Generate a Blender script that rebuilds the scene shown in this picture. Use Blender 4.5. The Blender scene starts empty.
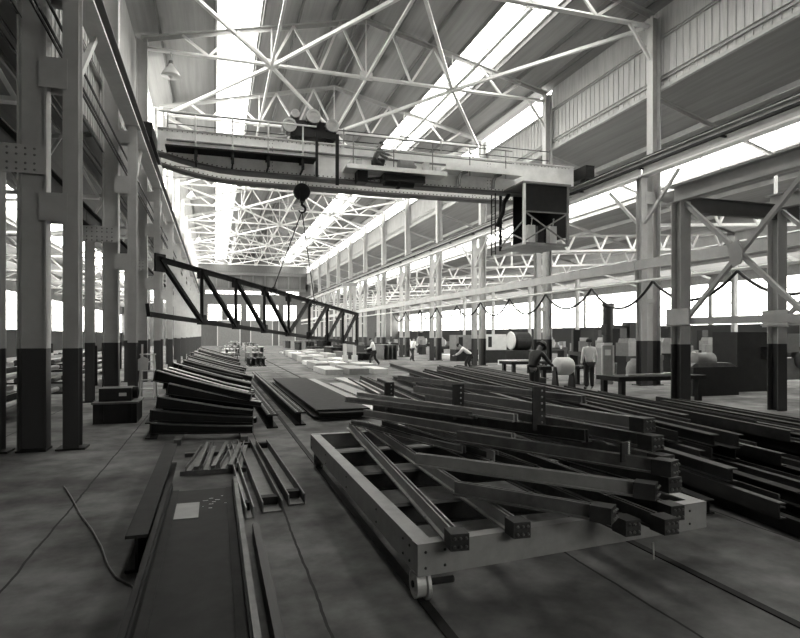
import bpy, bmesh, math, random
from mathutils import Vector, Matrix
R = random.Random(7)
sc = bpy.context.scene
COL = sc.collection
H = 1.9                                   # eye height of the photographer

# ---------------------------------------------------------------- camera, sky, exposure
F = 580.0
cam_d = bpy.data.cameras.new('camera')
cam = bpy.data.objects.new('camera', cam_d); COL.objects.link(cam)
cam_d.sensor_fit = 'HORIZONTAL'; cam_d.sensor_width = 36.0
cam_d.lens = 36.0 * F / 800.0
YAW = math.atan(176.0 / 580.0)
cam.location = (0, 0, H)
cam.rotation_euler = (math.radians(90), math.radians(0.0), -YAW)
cam_d.shift_x = (400 - 391) / 800.0
cam_d.shift_y = (335 - 319) / 800.0
cam_d.clip_end = 400
sc.camera = cam

w = bpy.data.worlds.new('sky'); sc.world = w; w.use_nodes = True
bg = w.node_tree.nodes['Background']
bg.inputs[0].default_value = (1.0, 0.985, 0.945, 1)
bg.inputs[1].default_value = 5.0

sc.view_settings.view_transform = 'Standard'
sc.view_settings.look = 'None'
sc.view_settings.gamma = 1.0
sc.view_settings.exposure = 1.6
sc.cycles.max_bounces = 10
sc.cycles.diffuse_bounces = 6
sc.cycles.transparent_max_bounces = 12
sc.cycles.caustics_reflective = False
sc.cycles.caustics_refractive = False
sc.cycles.sample_clamp_indirect = 6.0

def portal(name, loc, rot, sx, sy):
    l = bpy.data.lights.new(name, 'AREA'); l.shape = 'RECTANGLE'; l.size = sx; l.size_y = sy
    l.cycles.is_portal = True
    o = bpy.data.objects.new(name, l); COL.objects.link(o); o.location = loc; o.rotation_euler = rot
    return o

# ---------------------------------------------------------------- materials
def mat(name, g, rough=0.6, metal=0.0, spec=0.3, var=0.25, scale=4.0, bump=0.0, tint=(1, 1, 0.99), streak=None, dado=None):
    m = bpy.data.materials.new(name); m.use_nodes = True
    nt = m.node_tree; N = nt.nodes; L = nt.links
    b = N['Principled BSDF']
    b.inputs['Roughness'].default_value = rough; b.inputs['Metallic'].default_value = metal; b.inputs['Specular IOR Level'].default_value = spec
    geo = N.new('ShaderNodeNewGeometry')
    mp = N.new('ShaderNodeMapping'); L.new(geo.outputs['Position'], mp.inputs['Vector'])
    if streak: mp.inputs['Scale'].default_value = streak
    nz = N.new('ShaderNodeTexNoise'); nz.inputs['Scale'].default_value = scale; nz.inputs['Detail'].default_value = 6
    nz.inputs['Roughness'].default_value = 0.65
    L.new(mp.outputs[0], nz.inputs['Vector'])
    cr = N.new('ShaderNodeValToRGB')
    lo, hi = g * (1 - var), g * (1 + var)
    cr.color_ramp.elements[0].position = 0.3; cr.color_ramp.elements[1].position = 0.7
    cr.color_ramp.elements[0].color = (lo * tint[0], lo * tint[1], lo * tint[2], 1)
    cr.color_ramp.elements[1].color = (hi * tint[0], hi * tint[1], hi * tint[2], 1)
    L.new(nz.outputs['Fac'], cr.inputs[0])
    out = cr.outputs[0]
    if dado:                                    # two-coat paint: dark below dado height
        sep = N.new('ShaderNodeSeparateXYZ'); L.new(geo.outputs['Position'], sep.inputs[0])
        lt = N.new('ShaderNodeMath'); lt.operation = 'LESS_THAN'; lt.inputs[1].default_value = dado[0]
        L.new(sep.outputs[2], lt.inputs[0])
        mx = N.new('ShaderNodeMix'); mx.data_type = 'RGBA'
        L.new(lt.outputs[0], mx.inputs[0]); L.new(out, mx.inputs[6])
        mx.inputs[7].default_value = (dado[1], dado[1], dado[1], 1)
        out = mx.outputs[2]
    L.new(out, b.inputs['Base Color'])
    if bump:
        bp = N.new('ShaderNodeBump'); bp.inputs['Strength'].default_value = bump; bp.inputs['Distance'].default_value = 0.02
        L.new(nz.outputs['Fac'], bp.inputs['Height']); L.new(bp.outputs[0], b.inputs['Normal'])
    return m

M = {}
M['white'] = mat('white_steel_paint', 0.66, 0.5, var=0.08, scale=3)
M['column'] = mat('column_paint', 0.5, 0.5, var=0.1, scale=2, dado=(1.68, 0.055))
M['lit_flange'] = mat('lit_flange_tone', 0.72, 0.5, var=0.08)  # runway flanges made paler, the light on them painted into the colour
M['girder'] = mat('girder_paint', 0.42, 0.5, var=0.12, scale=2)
M['crane'] = mat('crane_paint', 0.85, 0.45, var=0.12, scale=2)
M['roof'] = mat('roof_boards', 0.31, 0.9, var=0.14, scale=2.0, streak=(2.5, .1, 1))
M['siding'] = mat('siding_boards', 0.46, 0.8, var=0.18, scale=3, streak=(1, 3, .25))
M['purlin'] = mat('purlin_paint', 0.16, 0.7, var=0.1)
M['dark'] = mat('dark_mill_steel', 0.02, 0.7, 0.0, spec=.15, var=0.35, scale=5)
M['dark2'] = mat('black_machine_paint', 0.014, 0.55, var=0.3)
M['mid'] = mat('grey_mill_steel', 0.12, 0.5, 0.0, var=0.35, scale=6)
M['rust'] = mat('dull_rolled_steel', 0.035, 0.65, 0.0, spec=.2, var=0.4, scale=7)
M['primer'] = mat('grey_primer', 0.25, 0.45, var=0.15, scale=6)
M['light'] = mat('bright_steel_plate', 0.45, 0.4, 0.2, var=0.2, scale=4)
M['grey'] = mat('grey_machine_paint', 0.2, 0.5, var=0.15)
M['pale'] = mat('pale_enamel', 0.62, 0.4, var=0.1)
M['wood'] = mat('weathered_timber', 0.12, 0.8, var=0.3, scale=5)
M['skin'] = mat('skin_tone', 0.3, 0.6, var=0.08)
M['shirt'] = mat('white_shirt_cloth', 0.8, 0.9, var=0.1)
M['trousers'] = mat('dark_trouser_cloth', 0.035, 0.9, var=0.2)
M['hair'] = mat('dark_hair', 0.03, 0.7, var=0.2)
M['endwall'] = mat('end_wall_cladding', 0.11, 0.8, var=0.15, streak=(3, 1, .3))
M['wall'] = mat('back_wall_paint', 0.3, 0.8, var=0.15)
M['aisle_wall'] = mat('aisle_wall_paint', 0.3, 0.8, var=0.15, dado=(2.62, .045))

def floor_mat():
    m = mat('concrete_floor', 0.165, 0.9, spec=.12, var=0.3, scale=2.2, bump=0.15)
    nt = m.node_tree; N = nt.nodes; L = nt.links
    b = N['Principled BSDF']
    src = b.inputs['Base Color'].links[0].from_socket
    geo = N.new('ShaderNodeNewGeometry'); sep = N.new('ShaderNodeSeparateXYZ'); L.new(geo.outputs['Position'], sep.inputs[0])
    nz = N.new('ShaderNodeTexNoise'); nz.inputs['Scale'].default_value = 2.3; nz.inputs['Detail'].default_value = 5
    L.new(geo.outputs['Position'], nz.inputs['Vector'])
    def math_(op, a, bb):
        n = N.new('ShaderNodeMath'); n.operation = op
        for i, v in enumerate((a, bb)):
            if v is None: continue
            if hasattr(v, 'links'): L.new(v, n.inputs[i])
            else: n.inputs[i].default_value = v
        return n.outputs[0]
    wob = math_('MULTIPLY', nz.outputs['Fac'], 0.05)
    x = math_('ADD', sep.outputs[0], wob)
    x = math_('ADD', x, 1.50 + 22.2)
    x = math_('MODULO', x, 2.22)
    line = math_('LESS_THAN', x, 0.022)
    n2 = N.new('ShaderNodeTexNoise'); n2.inputs['Scale'].default_value = 0.55; n2.inputs['Detail'].default_value = 8
    L.new(geo.outputs['Position'], n2.inputs['Vector'])
    cr = N.new('ShaderNodeValToRGB'); cr.color_ramp.elements[0].position = 0.38; cr.color_ramp.elements[1].position = 0.62
    cr.color_ramp.elements[0].color = (0.55, 0.55, 0.55, 1); cr.color_ramp.elements[1].color = (1.15, 1.15, 1.15, 1)
    L.new(n2.outputs['Fac'], cr.inputs[0])
    mu = N.new('ShaderNodeMix'); mu.data_type = 'RGBA'; mu.blend_type = 'MULTIPLY'; mu.inputs[0].default_value = 1
    L.new(src, mu.inputs[6]); L.new(cr.outputs[0], mu.inputs[7])
    mx = N.new('ShaderNodeMix'); mx.data_type = 'RGBA'
    L.new(line, mx.inputs[0]); L.new(mu.outputs[2], mx.inputs[6]); mx.inputs[7].default_value = (.045, .045, .045, 1)
    L.new(mx.outputs[2], b.inputs['Base Color'])
    return m
M['floor'] = floor_mat()

def glass_mat():
    m = bpy.data.materials.new('frosted_wired_glass'); m.use_nodes = True
    nt = m.node_tree; N = nt.nodes; L = nt.links; N.clear()
    o = N.new('ShaderNodeOutputMaterial')
    t = N.new('ShaderNodeBsdfTransparent'); t.inputs[0].default_value = (.96, .96, .95, 1)
    d = N.new('ShaderNodeBsdfTranslucent'); d.inputs[0].default_value = (.85, .85, .83, 1)
    mx = N.new('ShaderNodeMixShader'); mx.inputs[0].default_value = 0.25
    L.new(t.outputs[0], mx.inputs[1]); L.new(d.outputs[0], mx.inputs[2]); L.new(mx.outputs[0], o.inputs[0])
    return m
M['glass'] = glass_mat()

# ---------------------------------------------------------------- mesh helpers
def rect(w_, h_): return [(-w_/2, -h_/2), (w_/2, -h_/2), (w_/2, h_/2), (-w_/2, h_/2)]
def prof_I(d, b, tf=0.02, tw=0.014):
    a = d/2; c = b/2; t = tw/2
    return [(-c, -a), (c, -a), (c, -a+tf), (t, -a+tf), (t, a-tf), (c, a-tf), (c, a), (-c, a), (-c, a-tf), (-t, a-tf), (-t, -a+tf), (-c, -a+tf)]
def prof_C(d, b, t=0.015, s=1):
    a = d/2
    p = [(0, -a), (b, -a), (b, -a+t), (t, -a+t), (t, a-t), (b, a-t), (b, a), (0, a)]
    return p if s > 0 else [(-x, y) for x, y in reversed(p)]
def prof_L(a, b, t=0.012):
    return [(0, 0), (a, 0), (a, t), (t, t), (t, b), (0, b)]
def prof_T(a, b, t=0.014):                # double angle back to back: flange below
    return [(-a, 0), (a, 0), (a, t), (t*.8, t), (t*.8, b), (-t*.8, b), (-t*.8, t), (-a, t)]
def ngon(r, n=10): return [(r*math.cos(2*math.pi*i/n), r*math.sin(2*math.pi*i/n)) for i in range(n)]

class MB:
    def __init__(self, off=(0, 0, 0)):
        self.v = []; self.f = []; self.off = Vector(off); self.smooth = False
    def add(self, vs, fs):
        b = len(self.v); self.v += [Vector(p) - self.off for p in vs]; self.f += [[b+i for i in f] for f in fs]; return self
    def box(self, x0, x1, y0, y1, z0, z1):
        return self.add([(x0,y0,z0),(x1,y0,z0),(x1,y1,z0),(x0,y1,z0),(x0,y0,z1),(x1,y0,z1),(x1,y1,z1),(x0,y1,z1)],
            [(0,3,2,1),(4,5,6,7),(0,1,5,4),(1,2,6,5),(2,3,7,6),(3,0,4,7)])
    def extr(self, p, q, prof, up=(0, 0, 1)):
        p = Vector(p); q = Vector(q); d = (q-p).normalized(); up = Vector(up)
        if abs(d.dot(up)) > .98: up = Vector((1, 0, 0)) if abs(d.x) < .9 else Vector((0, 1, 0))
        r = d.cross(up).normalized(); u = r.cross(d)
        n = len(prof)
        vs = [p + r*a + u*b for a, b in prof] + [q + r*a + u*b for a, b in prof]
        fs = [(i, (i+1) % n, n+(i+1) % n, n+i) for i in range(n)]
        fs += [tuple(range(n-1, -1, -1)), tuple(range(n, 2*n))]
        return self.add(vs, fs)
    def bar(self, p, q, w_, h_=None, up=(0, 0, 1)): return self.extr(p, q, rect(w_, h_ or w_), up)
    def tube(self, pts, r, n=8):
        pts = [Vector(p) for p in pts]; m = len(pts)
        rs = r if isinstance(r, (list, tuple)) else [r]*m
        vs = []; fs = []; ref = None
        for i, p in enumerate(pts):
            d = (pts[min(i+1, m-1)] - pts[max(i-1, 0)]).normalized()
            if ref is None: ref = Vector((0, 0, 1)) if abs(d.z) < .9 else Vector((1, 0, 0))
            a = d.cross(ref).normalized(); b = a.cross(d)
            ref = b if b.length > .5 else ref
            for k in range(n):
                t = 2*math.pi*k/n; vs.append(p + a*math.cos(t)*rs[i] + b*math.sin(t)*rs[i])
        for i in range(m-1):
            for k in range(n):
                fs.append((i*n+k, i*n+(k+1) % n, (i+1)*n+(k+1) % n, (i+1)*n+k))
        fs += [tuple(range(n-1, -1, -1)), tuple(range((m-1)*n, m*n))]
        return self.add(vs, fs)
    def lathe(self, c, axis, prof, n=20):       # prof: list of (distance along axis, radius)
        c = Vector(c); ax = Vector(axis).normalized()
        return self.tube_prof(c, ax, prof, n)
    def tube_prof(self, c, ax, prof, n):
        ref = Vector((0, 0, 1)) if abs(ax.z) < .9 else Vector((1, 0, 0))
        a = ax.cross(ref).normalized(); b = a.cross(ax); vs = []; fs = []
        for t, r in prof:
            for k in range(n):
                th = 2*math.pi*k/n; vs.append(c + ax*t + a*math.cos(th)*r + b*math.sin(th)*r)
        m = len(prof)
        for i in range(m-1):
            for k in range(n):
                fs.append((i*n+k, (i+1)*n+k, (i+1)*n+(k+1) % n, i*n+(k+1) % n))
        fs += [tuple(range(n)), tuple(range(m*n-1, (m-1)*n-1, -1))]
        return self.add(vs, fs)
    def rivet(self, p, nrm, r=0.014, h=0.01):
        return self.tube_prof(Vector(p), Vector(nrm).normalized(), [(-.002, r), (h*.6, r*.8), (h, r*.35)], 6)
    def prism(self, poly, axis, a0, a1):        # polygon in the two other axes, extruded along axis
        n = len(poly); vs = []
        for a in (a0, a1):
            for s, t in poly:
                vs.append({'x': (a, s, t), 'y': (s, a, t), 'z': (s, t, a)}[axis])
        fs = [(i, (i+1) % n, n+(i+1) % n, n+i) for i in range(n)] + [tuple(range(n-1, -1, -1)), tuple(range(n, 2*n))]
        return self.add(vs, fs)
    def mesh(self, name, m):
        me = bpy.data.meshes.new(name); me.from_pydata([tuple(v) for v in self.v], [], self.f)
        bm = bmesh.new(); bm.from_mesh(me); bmesh.ops.recalc_face_normals(bm, faces=bm.faces)
        bm.to_mesh(me); bm.free()
        if self.smooth:
            for p in me.polygons: p.use_smooth = True
        me.materials.append(m); me.update(); return me
    def build(self, name, m, parent=None, label=None):
        o = bpy.data.objects.new(name, self.mesh(name, m)); COL.objects.link(o)
        if parent is not None: o.parent = parent
        if label: o['label'] = label
        return o

def tag(o, label, cat, group=None, kind=None):
    o['label'] = label; o['category'] = cat
    if group: o['group'] = group
    if kind: o['kind'] = kind
    return o
def thing(name, label, cat, loc=(0, 0, 0), rz=0, group=None, kind='thing'):
    o = bpy.data.objects.new(name, None); COL.objects.link(o); o.location = loc; o.rotation_euler = (0, 0, rz)
    o.empty_display_size = .2
    return tag(o, label, cat, group, kind)
def struct(name, mb, m, label=None, parent=None):
    o = mb.build(name, m, parent)
    if parent is None: o['kind'] = 'structure'
    if label: o['label'] = label; o['category'] = name.split('_')[0]
    return o
def dup(root, loc, label, rz=None, group=None):
    r = root.copy(); COL.objects.link(r); r.location = loc
    if rz is not None: r.rotation_euler = (root.rotation_euler[0], root.rotation_euler[1], rz)
    r['label'] = label
    if group: r['group'] = group
    for ch in list(root.children):
        c = ch.copy(); COL.objects.link(c); c.parent = r
        for g in list(ch.children):
            d = g.copy(); COL.objects.link(d); d.parent = c
    return r
ORD = ['nearest', 'second', 'third', 'fourth', 'fifth', 'sixth', 'seventh', 'eighth', 'ninth', 'tenth', 'eleventh', 'twelfth', 'thirteenth', 'fourteenth', 'fifteenth', 'sixteenth', 'seventeenth', 'eighteenth', 'nineteenth', 'twentieth']

# ---------------------------------------------------------------- building constants
Y0 = 10.85; BAY = 7.4; YE = Y0 + 13*BAY        # end wall at 107.05
def YK(k): return Y0 + BAY*k
XLI, XLO, XLA = -2.28, -2.85, -3.4
XRI, XRO = 15.45, 16.0
XC = 6.6
YB = -5.0
def ztop(x): return H + 14.4 - .236*abs(x-XC)          # top chord centre line of nave truss
def zdeck(x): return ztop(x) + .30
ZCH = H + 11.7
XWL, XWR = -15.0, 34.0
def zr(x): return H + 9.35 - .28*(x-16.2)              # right lean-to deck underside
def zl(x): return H + 6.25 + .13*(x+2.9)               # left lean-to deck underside

# ---------------------------------------------------------------- the setting
fl = struct('floor', MB().box(XWL-.2, XWR+.2, YB-.2, YE+.2, -.2, 0), M['floor'])

def slab(x0, x1, zf, y0, y1, th=.14):
    mb = MB(); z0, z1 = zf(x0), zf(x1)
    return mb.prism([(x0, z0), (x1, z1), (x1, z1+th), (x0, z0+th)], 'y', y0, y1)
YS = 10.0                                               # glazing of the roof starts here
ceil = struct('ceiling', slab(XC, XRO+.35, zdeck, YB, YS), M['roof'])
for i, (a, b, y0, y1) in enumerate([(XLO-.42, XC, YB, YS), (XLO-.42, .1, YS, YE), (1.86, XC, YS, YE), (XC, 11.3, YS, YE), (13.1, XRO+.35, YS, YE)]):
    struct('ceiling', slab(a, b, zdeck, y0, y1), M['roof'])
px = [-2.2, -.05, 1.95, 3.5, 5.1, 6.35, 6.85, 8.1, 9.7, 11.2, 13.2, 14.4, 15.6]
for x in px:
    z = ztop(x)
    MB().extr((x, YB, z+.2), (x, YE-.1, z+.2), prof_C(.2, .07, .012)).build('purlin', M['purlin'], ceil)
# lean-to roofs
lr = struct('ceiling_right', slab(XRO+.3, 20.0, zr, YB, YE), M['roof'])
struct('ceiling_right', slab(22.3, XWR+.2, zr, YB, YE), M['roof'])
struct('ceiling_right', slab(20.0, 22.3, zr, YB, 10), M['roof'])
for x in (18.8, 19.9, 22.4, 24.2, 26.1, 29.9, 31.8, 33.5):
    MB().extr((x, YB, zr(x)-.12), (x, YE-.1, zr(x)-.12), prof_C(.2, .08, .012)).build('purlin', M['girder'], lr)
ll = struct('ceiling_left', slab(-7.4, XLO-.33, zl, YB, YE), M['roof'])
struct('ceiling_left', slab(XWL-.2, -9.2, zl, YB, YE), M['roof'])
struct('ceiling_left', slab(-9.2, -7.4, zl, YB, 22), M['roof'])
for x in (-4.4, -5.9, -7.3, -9.3, -11, -12.8):
    MB().extr((x, YB, zl(x)-.1), (x, YE-.1, zl(x)-.1), prof_C(.16, .06, .012)).build('purlin', M['girder'], ll)

# upper side walls of the nave (siding, girts and glazing)
def ribs(x, y0, y1, z0, z1, s):                          # vertical ribbed siding
    mb = MB(); mb.box(x, x+.05*s, y0, y1, z0, z1)
    y = y0
    while y < y1:
        mb.box(x-.025*s, x, y, y+.09, z0, z1); y += .32
    return mb
wr = struct('wall_right', ribs(XRO+.28, YB, YE, H+9.3, H+11.3, 1), M['siding'])
MB().extr((XRO+.28, YB, H+9.75), (XRO+.28, YE, H+9.75), prof_C(.16, .09, .02, -1)).build('girt', M['girder'], wr)
MB().box(XRO+.19, XRO+.28, YB, YE, H+9.3, H+9.42).build('girt', M['girder'], wr)
MB().extr((XRO+.28, YB, H+11.3), (XRO+.28, YE, H+11.3), prof_C(.12, .09, .02, -1)).build('girt', M['girder'], wr)
wl = struct('wall_left', ribs(XLO-.34, YB, YE, H+5.6, H+9.3, -1), M['siding'])
MB().extr((XLO-.32, YB, H+9.3), (XLO-.32, YE, H+9.3), prof_C(.16, .09, .02)).build('girt', M['girder'], wl)
MB().extr((XLO-.32, YB, H+7.2), (XLO-.32, YE, H+7.2), prof_C(.12, .09, .02)).build('girt', M['girder'], wl)

NW = [0]
def window(build_pane, bars, kind='glazing_bar'):
    NW[0] += 1
    w_ = struct('window_%d' % NW[0], build_pane, M['glass'])
    bars.build(kind, M['girder'], w_)
    return w_
def roof_light(x0, x1, zf, y0, y1, mid=True):
    pane = MB().prism([(x0, zf(x0)+.08), (x1, zf(x1)+.08), (x1, zf(x1)+.09), (x0, zf(x0)+.09)], 'y', y0, y1)
    bars = MB(); y = y0
    while y < y1:
        bars.bar((x0, y, zf(x0)+.05), (x1, y, zf(x1)+.05), .05, .05); y += 3.7
    xm = (x0+x1)/2
    if mid: bars.bar((xm, y0, zf(xm)+.02), (xm, y1, zf(xm)+.02), .07, .1)
    window(pane, bars)
    L_ = math.hypot(x1-x0, zf(x1)-zf(x0)); ang = math.atan2(zf(x1)-zf(x0), x1-x0)
    portal('skylight_portal', (xm, (y0+y1)/2, zf(xm)-.0), (0, -ang, 0), L_, y1-y0)
roof_light(.1, 1.86, zdeck, YS, YE, False)
roof_light(11.3, 13.1, zdeck, YS, YE)
roof_light(20.0, 22.3, zr, 10, YE, False)
roof_light(-9.2, -7.4, zl, 22, YE, False)
def wall_light(x, y0, y1, z0, z1, pitch, s, rows=2):
    pane = MB().box(x-.004, x+.004, y0, y1, z0, z1)
    bars = MB(); y = y0
    while y <= y1+.01:
        bars.box(x-.03, x+.03, y-.025, y+.025, z0, z1); y += pitch
    for i in range(rows+1):
        z = z0+(z1-z0)*i/rows
        bars.box(x-.03, x+.03, y0, y1, z-.025, z+.025)
    window(pane, bars)
    portal('window_portal', (x-.05*s, (y0+y1)/2, (z0+z1)/2), (0, math.radians(90)*s, 0), z1-z0, y1-y0)
wall_light(XRO+.3, Y0+2*BAY, YE, H+11.32, H+12.25, 1.85, 1, 1)
wall_light(XLO-.36, 28.0, YE, H+9.35, H+12.3, 1.85, -1, 2)

# upper closing strips and blank near ends of the glazed walls
struct('wall_right', MB().box(XRO+.28, XRO+.34, YB, Y0+2*BAY, H+11.3, H+12.6), M['siding'])
struct('wall_left', MB().box(XLO-.40, XLO-.34, YB, 28.0, H+9.3, H+12.6), M['siding'])
# outer aisle walls
def outer_wall(x, s, y_start, z0, z1, ztop_, pitch):
    nm = 'wall_right' if s > 0 else 'wall_left'
    mb = MB(); xx = x if s > 0 else x-.2
    mb.box(xx, xx+.2, YB, YE, 0, z0); mb.box(xx, xx+.2, YB, YE, z1, ztop_); mb.box(xx, xx+.2, YB, y_start, z0, z1)
    y = y_start
    while y < YE:
        mb.box(xx, xx+.2, y, y+.3, z0, z1); y += BAY
    struct(nm, mb, M['aisle_wall'])
    wall_light(xx+.1, y_start, YE, z0, z1, pitch, s, 4)
outer_wall(XWR, 1, Y0, H+.72, H+3.7, zr(XWR)+.12, 1.85)
outer_wall(XWL, -1, Y0+3*BAY, H+.4, H+3.4, zl(XWL)+.12, 1.85)

# end wall with a dark gable header over glazing, and the wall behind the photographer
ew = MB()
ew.box(XWL-.2, XWR+.2, YE, YE+.2, 0, H+2.6)
ew.box(XWL-.2, XLO, YE, YE+.2, H+2.6, zl(XLO)+.1); ew.box(XRO, XWR+.2, YE, YE+.2, H+2.6, H+9.4)
ew.box(XLO, XLO+1.2, YE, YE+.2, H+2.6, H+8.0); ew.box(XRO-1.2, XRO, YE, YE+.2, H+2.6, H+8.0)
ew.box(XLO+1.2, XRO-1.2, YE, YE+.2, H+5.4, H+7.3)
for i in range(6):
    x = XLO+1.2+(XRO-XLO-2.4)*i/5; ew.box(max(x-.5, XLO+1.2), min(x+.5, XRO-1.2), YE, YE+.2, H+2.6, H+5.4)
ew.prism([(XLO-.4, H+8.0), (XRO+.4, H+8.0), (XRO+.4, zdeck(XRO+.4)+.1), (XC, zdeck(XC)+.1), (XLO-.4, zdeck(XLO-.4)+.1)], 'y', YE, YE+.2)
wf = struct('wall_far', ew, M['endwall'])
for z in (8.1, 10.9): MB().extr((XLO, YE-.35, H+z), (XRO, YE-.35, H+z), prof_I(.5, .3)).build('header_girder', M['purlin'], wf)
for i in range(9):
    x = XLO+1+2.1*i; MB().extr((x, YE-.3, H+8.1), (x, YE-.3, H+10.9), prof_I(.25, .2)).build('mullion', M['purlin'], wf)
for z0, z1 in ((7.3, 8.0), (2.6, 5.4)):
    pane = MB().box(XLO+1.2, XRO-1.2, YE+.09, YE+.1, H+z0, H+z1); bars = MB()
    for i in range(21):
        x = XLO+1.2 + (XRO-XLO-2.4)*i/20; bars.box(x-.05, x+.05, YE+.04, YE+.14, H+z0, H+z1)
    bars.box(XLO+1.2, XRO-1.2, YE+.04, YE+.14, H+(z0+z1)/2-.05, H+(z0+z1)/2+.05)
    window(pane, bars)
portal('window_portal', (XC, YE-.02, H+5.0), (math.radians(-90), 0, 0), 15, 4.8)
for i, (x0, x1) in enumerate(((.5, 4.2), (6.2, 9.9), (11.2, 14.0))):
    d = MB().box(x0, x1, YE-.08, YE, 0, 4.4)
    dd = struct('door_%d' % (i+1), d, M['grey'])
    b = MB(); b.box(x0-.15, x0, YE-.12, YE, 0, 4.6); b.box(x1, x1+.15, YE-.12, YE, 0, 4.6); b.box(x0-.15, x1+.15, YE-.12, YE, 4.4, 4.6)
    b.build('door_frame', M['pale'], dd)
bw = MB()
BX0, BX1, BZ0, BZ1 = 2.0, 7.0, 3.4, 5.2
bw.box(XWL-.2, XWR+.2, YB-.2, YB, 0, BZ0); bw.box(XWL-.2, XWR+.2, YB-.2, YB, BZ1, 17.5)
bw.box(XWL-.2, BX0, YB-.2, YB, BZ0, BZ1); bw.box(BX1, XWR+.2, YB-.2, YB, BZ0, BZ1)
struct('wall_back', bw, M['wall'])
pane = MB().box(BX0, BX1, YB-.11, YB-.1, BZ0, BZ1); bars = MB()
for i in range(7):
    x = BX0 + (BX1-BX0)*i/6; bars.box(x-.04, x+.04, YB-.15, YB-.05, BZ0, BZ1)
for z in (BZ0, (BZ0+BZ1)/2, BZ1): bars.box(BX0, BX1, YB-.15, YB-.05, z-.04, z+.04)
window(pane, bars)
portal('window_portal', ((BX0+BX1)/2, YB+.02, (BZ0+BZ1)/2), (math.radians(90), 0, 0), BX1-BX0, BZ1-BZ0)
# ---------------------------------------------------------------- columns
def left_column():
    t = thing('crane_column', 'x', 'column')
    m = M['column']
    ti = H+6.0                                   # top of the inner leg, under the runway girder
    MB().extr((XLI, 0, 0), (XLI, 0, ti), prof_I(.30, .24), up=(0, 1, 0)).build('crane_leg', m, t)
    MB().extr((XLO, 0, 0), (XLO, 0, ztop(XLO)-.1), prof_I(.42, .30, .03, .02), up=(1, 0, 0)).build('roof_leg', m, t)
    MB().extr((XLA, 0, 0), (XLA, 0, H+3.05), prof_I(.26, .22), up=(0, 1, 0)).build('aisle_leg', m, t)
    for z0, z1 in ((1.87, 2.33), (4.05, 4.55), (5.5, 5.85)):
        for y in (-.16, .15): MB().box(XLO+.1, XLI-.05, y, y+.012, H+z0, H+z1).build('batten_plate', m, t)
    g = MB(); g.prism([(XLA-.25, H+2.62), (XLO+.2, H+2.62), (XLO+.2, H+3.08), (XLA-.25, H+3.08)], 'y', -.175, -.16)
    gp = g.build('gusset_plate', m, t)
    rv = MB()
    for i in range(7):
        for z in (2.68, 2.78, 2.92, 3.02): rv.rivet((XLA-.18+.13*i, -.175, H+z), (0, -1, 0), .022, .018)
    rv.build('rivets', M['purlin'], gp)
    for s in (1,):
        MB().bar((XLI, .15*s, H+4.25), (XLI, 1.85*s, H+5.86), .09, .11).build('knee_brace', m, t)
    for x in (XLI, XLO, XLA):
        MB().box(x-.22, x+.22, -.2, .2, 0, .03).build('base_plate', M['dark'], t)
    b = MB(); b.box(XLI-.2, XLI+.2, -.2, .2, ti, ti+.015); b.build('cap_plate', m, t)
    return t
def right_column():
    t = thing('crane_column', 'x', 'column')
    m = M['column']; ti = H+5.93
    MB().extr((XRI, 0, 0), (XRI, 0, ti), prof_I(.30, .26), up=(0, 1, 0)).build('crane_leg', m, t)
    MB().extr((XRO, 0, 0), (XRO, 0, ztop(XRO)-.1), prof_I(.36, .32, .03, .02), up=(1, 0, 0)).build('roof_leg', m, t)
    for z0, z1 in ((1.2, 1.35), (4.95, 5.4)):
        for y in (-.16, .15): MB().box(XRI+.05, XRO-.1, y, y+.012, H+z0, H+z1).build('batten_plate', m, t)
    for s in (-1, 1):
        MB().bar((XRI, .15*s, H+4.2), (XRI, 1.85*s, H+5.79), .09, .11).build('knee_brace', m, t)
    MB().bar((XRO-.1, 0, H+10.4), (XRO-1.1, 0, H+11.7), .09, .11).build('roof_knee_brace', M['white'], t)
    for x in (XRI, XRO):
        MB().box(x-.24, x+.24, -.26, .26, 0, .03).build('base_plate', M['dark'], t)
    MB().box(XRI-.2, XRI+.2, -.2, .2, ti, ti+.015).build('cap_plate', m, t)
    return t
lc = left_column(); rc = right_column()
for k in range(0, 13):
    lab = 'two-tone painted triple-leg steel column, %s from the camera along the left row' % ORD[k]
    if k == 0: lc.location = (0, YK(0), 0); lc['label'] = lab; lc['group'] = 'left row of crane columns'
    else: dup(lc, (0, YK(k), 0), lab)
for k in range(1, 13):
    lab = 'two-tone painted twin-leg steel column, %s from the camera along the right row' % ORD[k-1]
    if k == 1: rc.location = (0, YK(1), 0); rc['label'] = lab; rc['group'] = 'right row of crane columns'
    else: dup(rc, (0, YK(k), 0), lab)

# crane runway girders and rails
def runway(x, s, z0, z1):
    t = thing('runway_girder', 'x', 'girder')
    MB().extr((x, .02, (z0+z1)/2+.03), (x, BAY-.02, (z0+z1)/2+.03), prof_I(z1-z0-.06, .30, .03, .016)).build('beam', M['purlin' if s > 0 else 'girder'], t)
    MB().box(x-.18, x+.18, .02, BAY-.02, z0, z0+.06).build('lower_flange', M['lit_flange'], t)
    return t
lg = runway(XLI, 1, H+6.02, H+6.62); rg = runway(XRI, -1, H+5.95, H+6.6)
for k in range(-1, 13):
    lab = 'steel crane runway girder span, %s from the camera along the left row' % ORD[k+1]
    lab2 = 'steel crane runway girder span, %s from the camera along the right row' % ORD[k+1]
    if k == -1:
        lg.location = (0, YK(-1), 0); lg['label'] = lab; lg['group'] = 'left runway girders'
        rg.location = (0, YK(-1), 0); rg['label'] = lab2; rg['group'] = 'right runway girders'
    else: dup(lg, (0, YK(k), 0), lab); dup(rg, (0, YK(k), 0), lab2)
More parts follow.
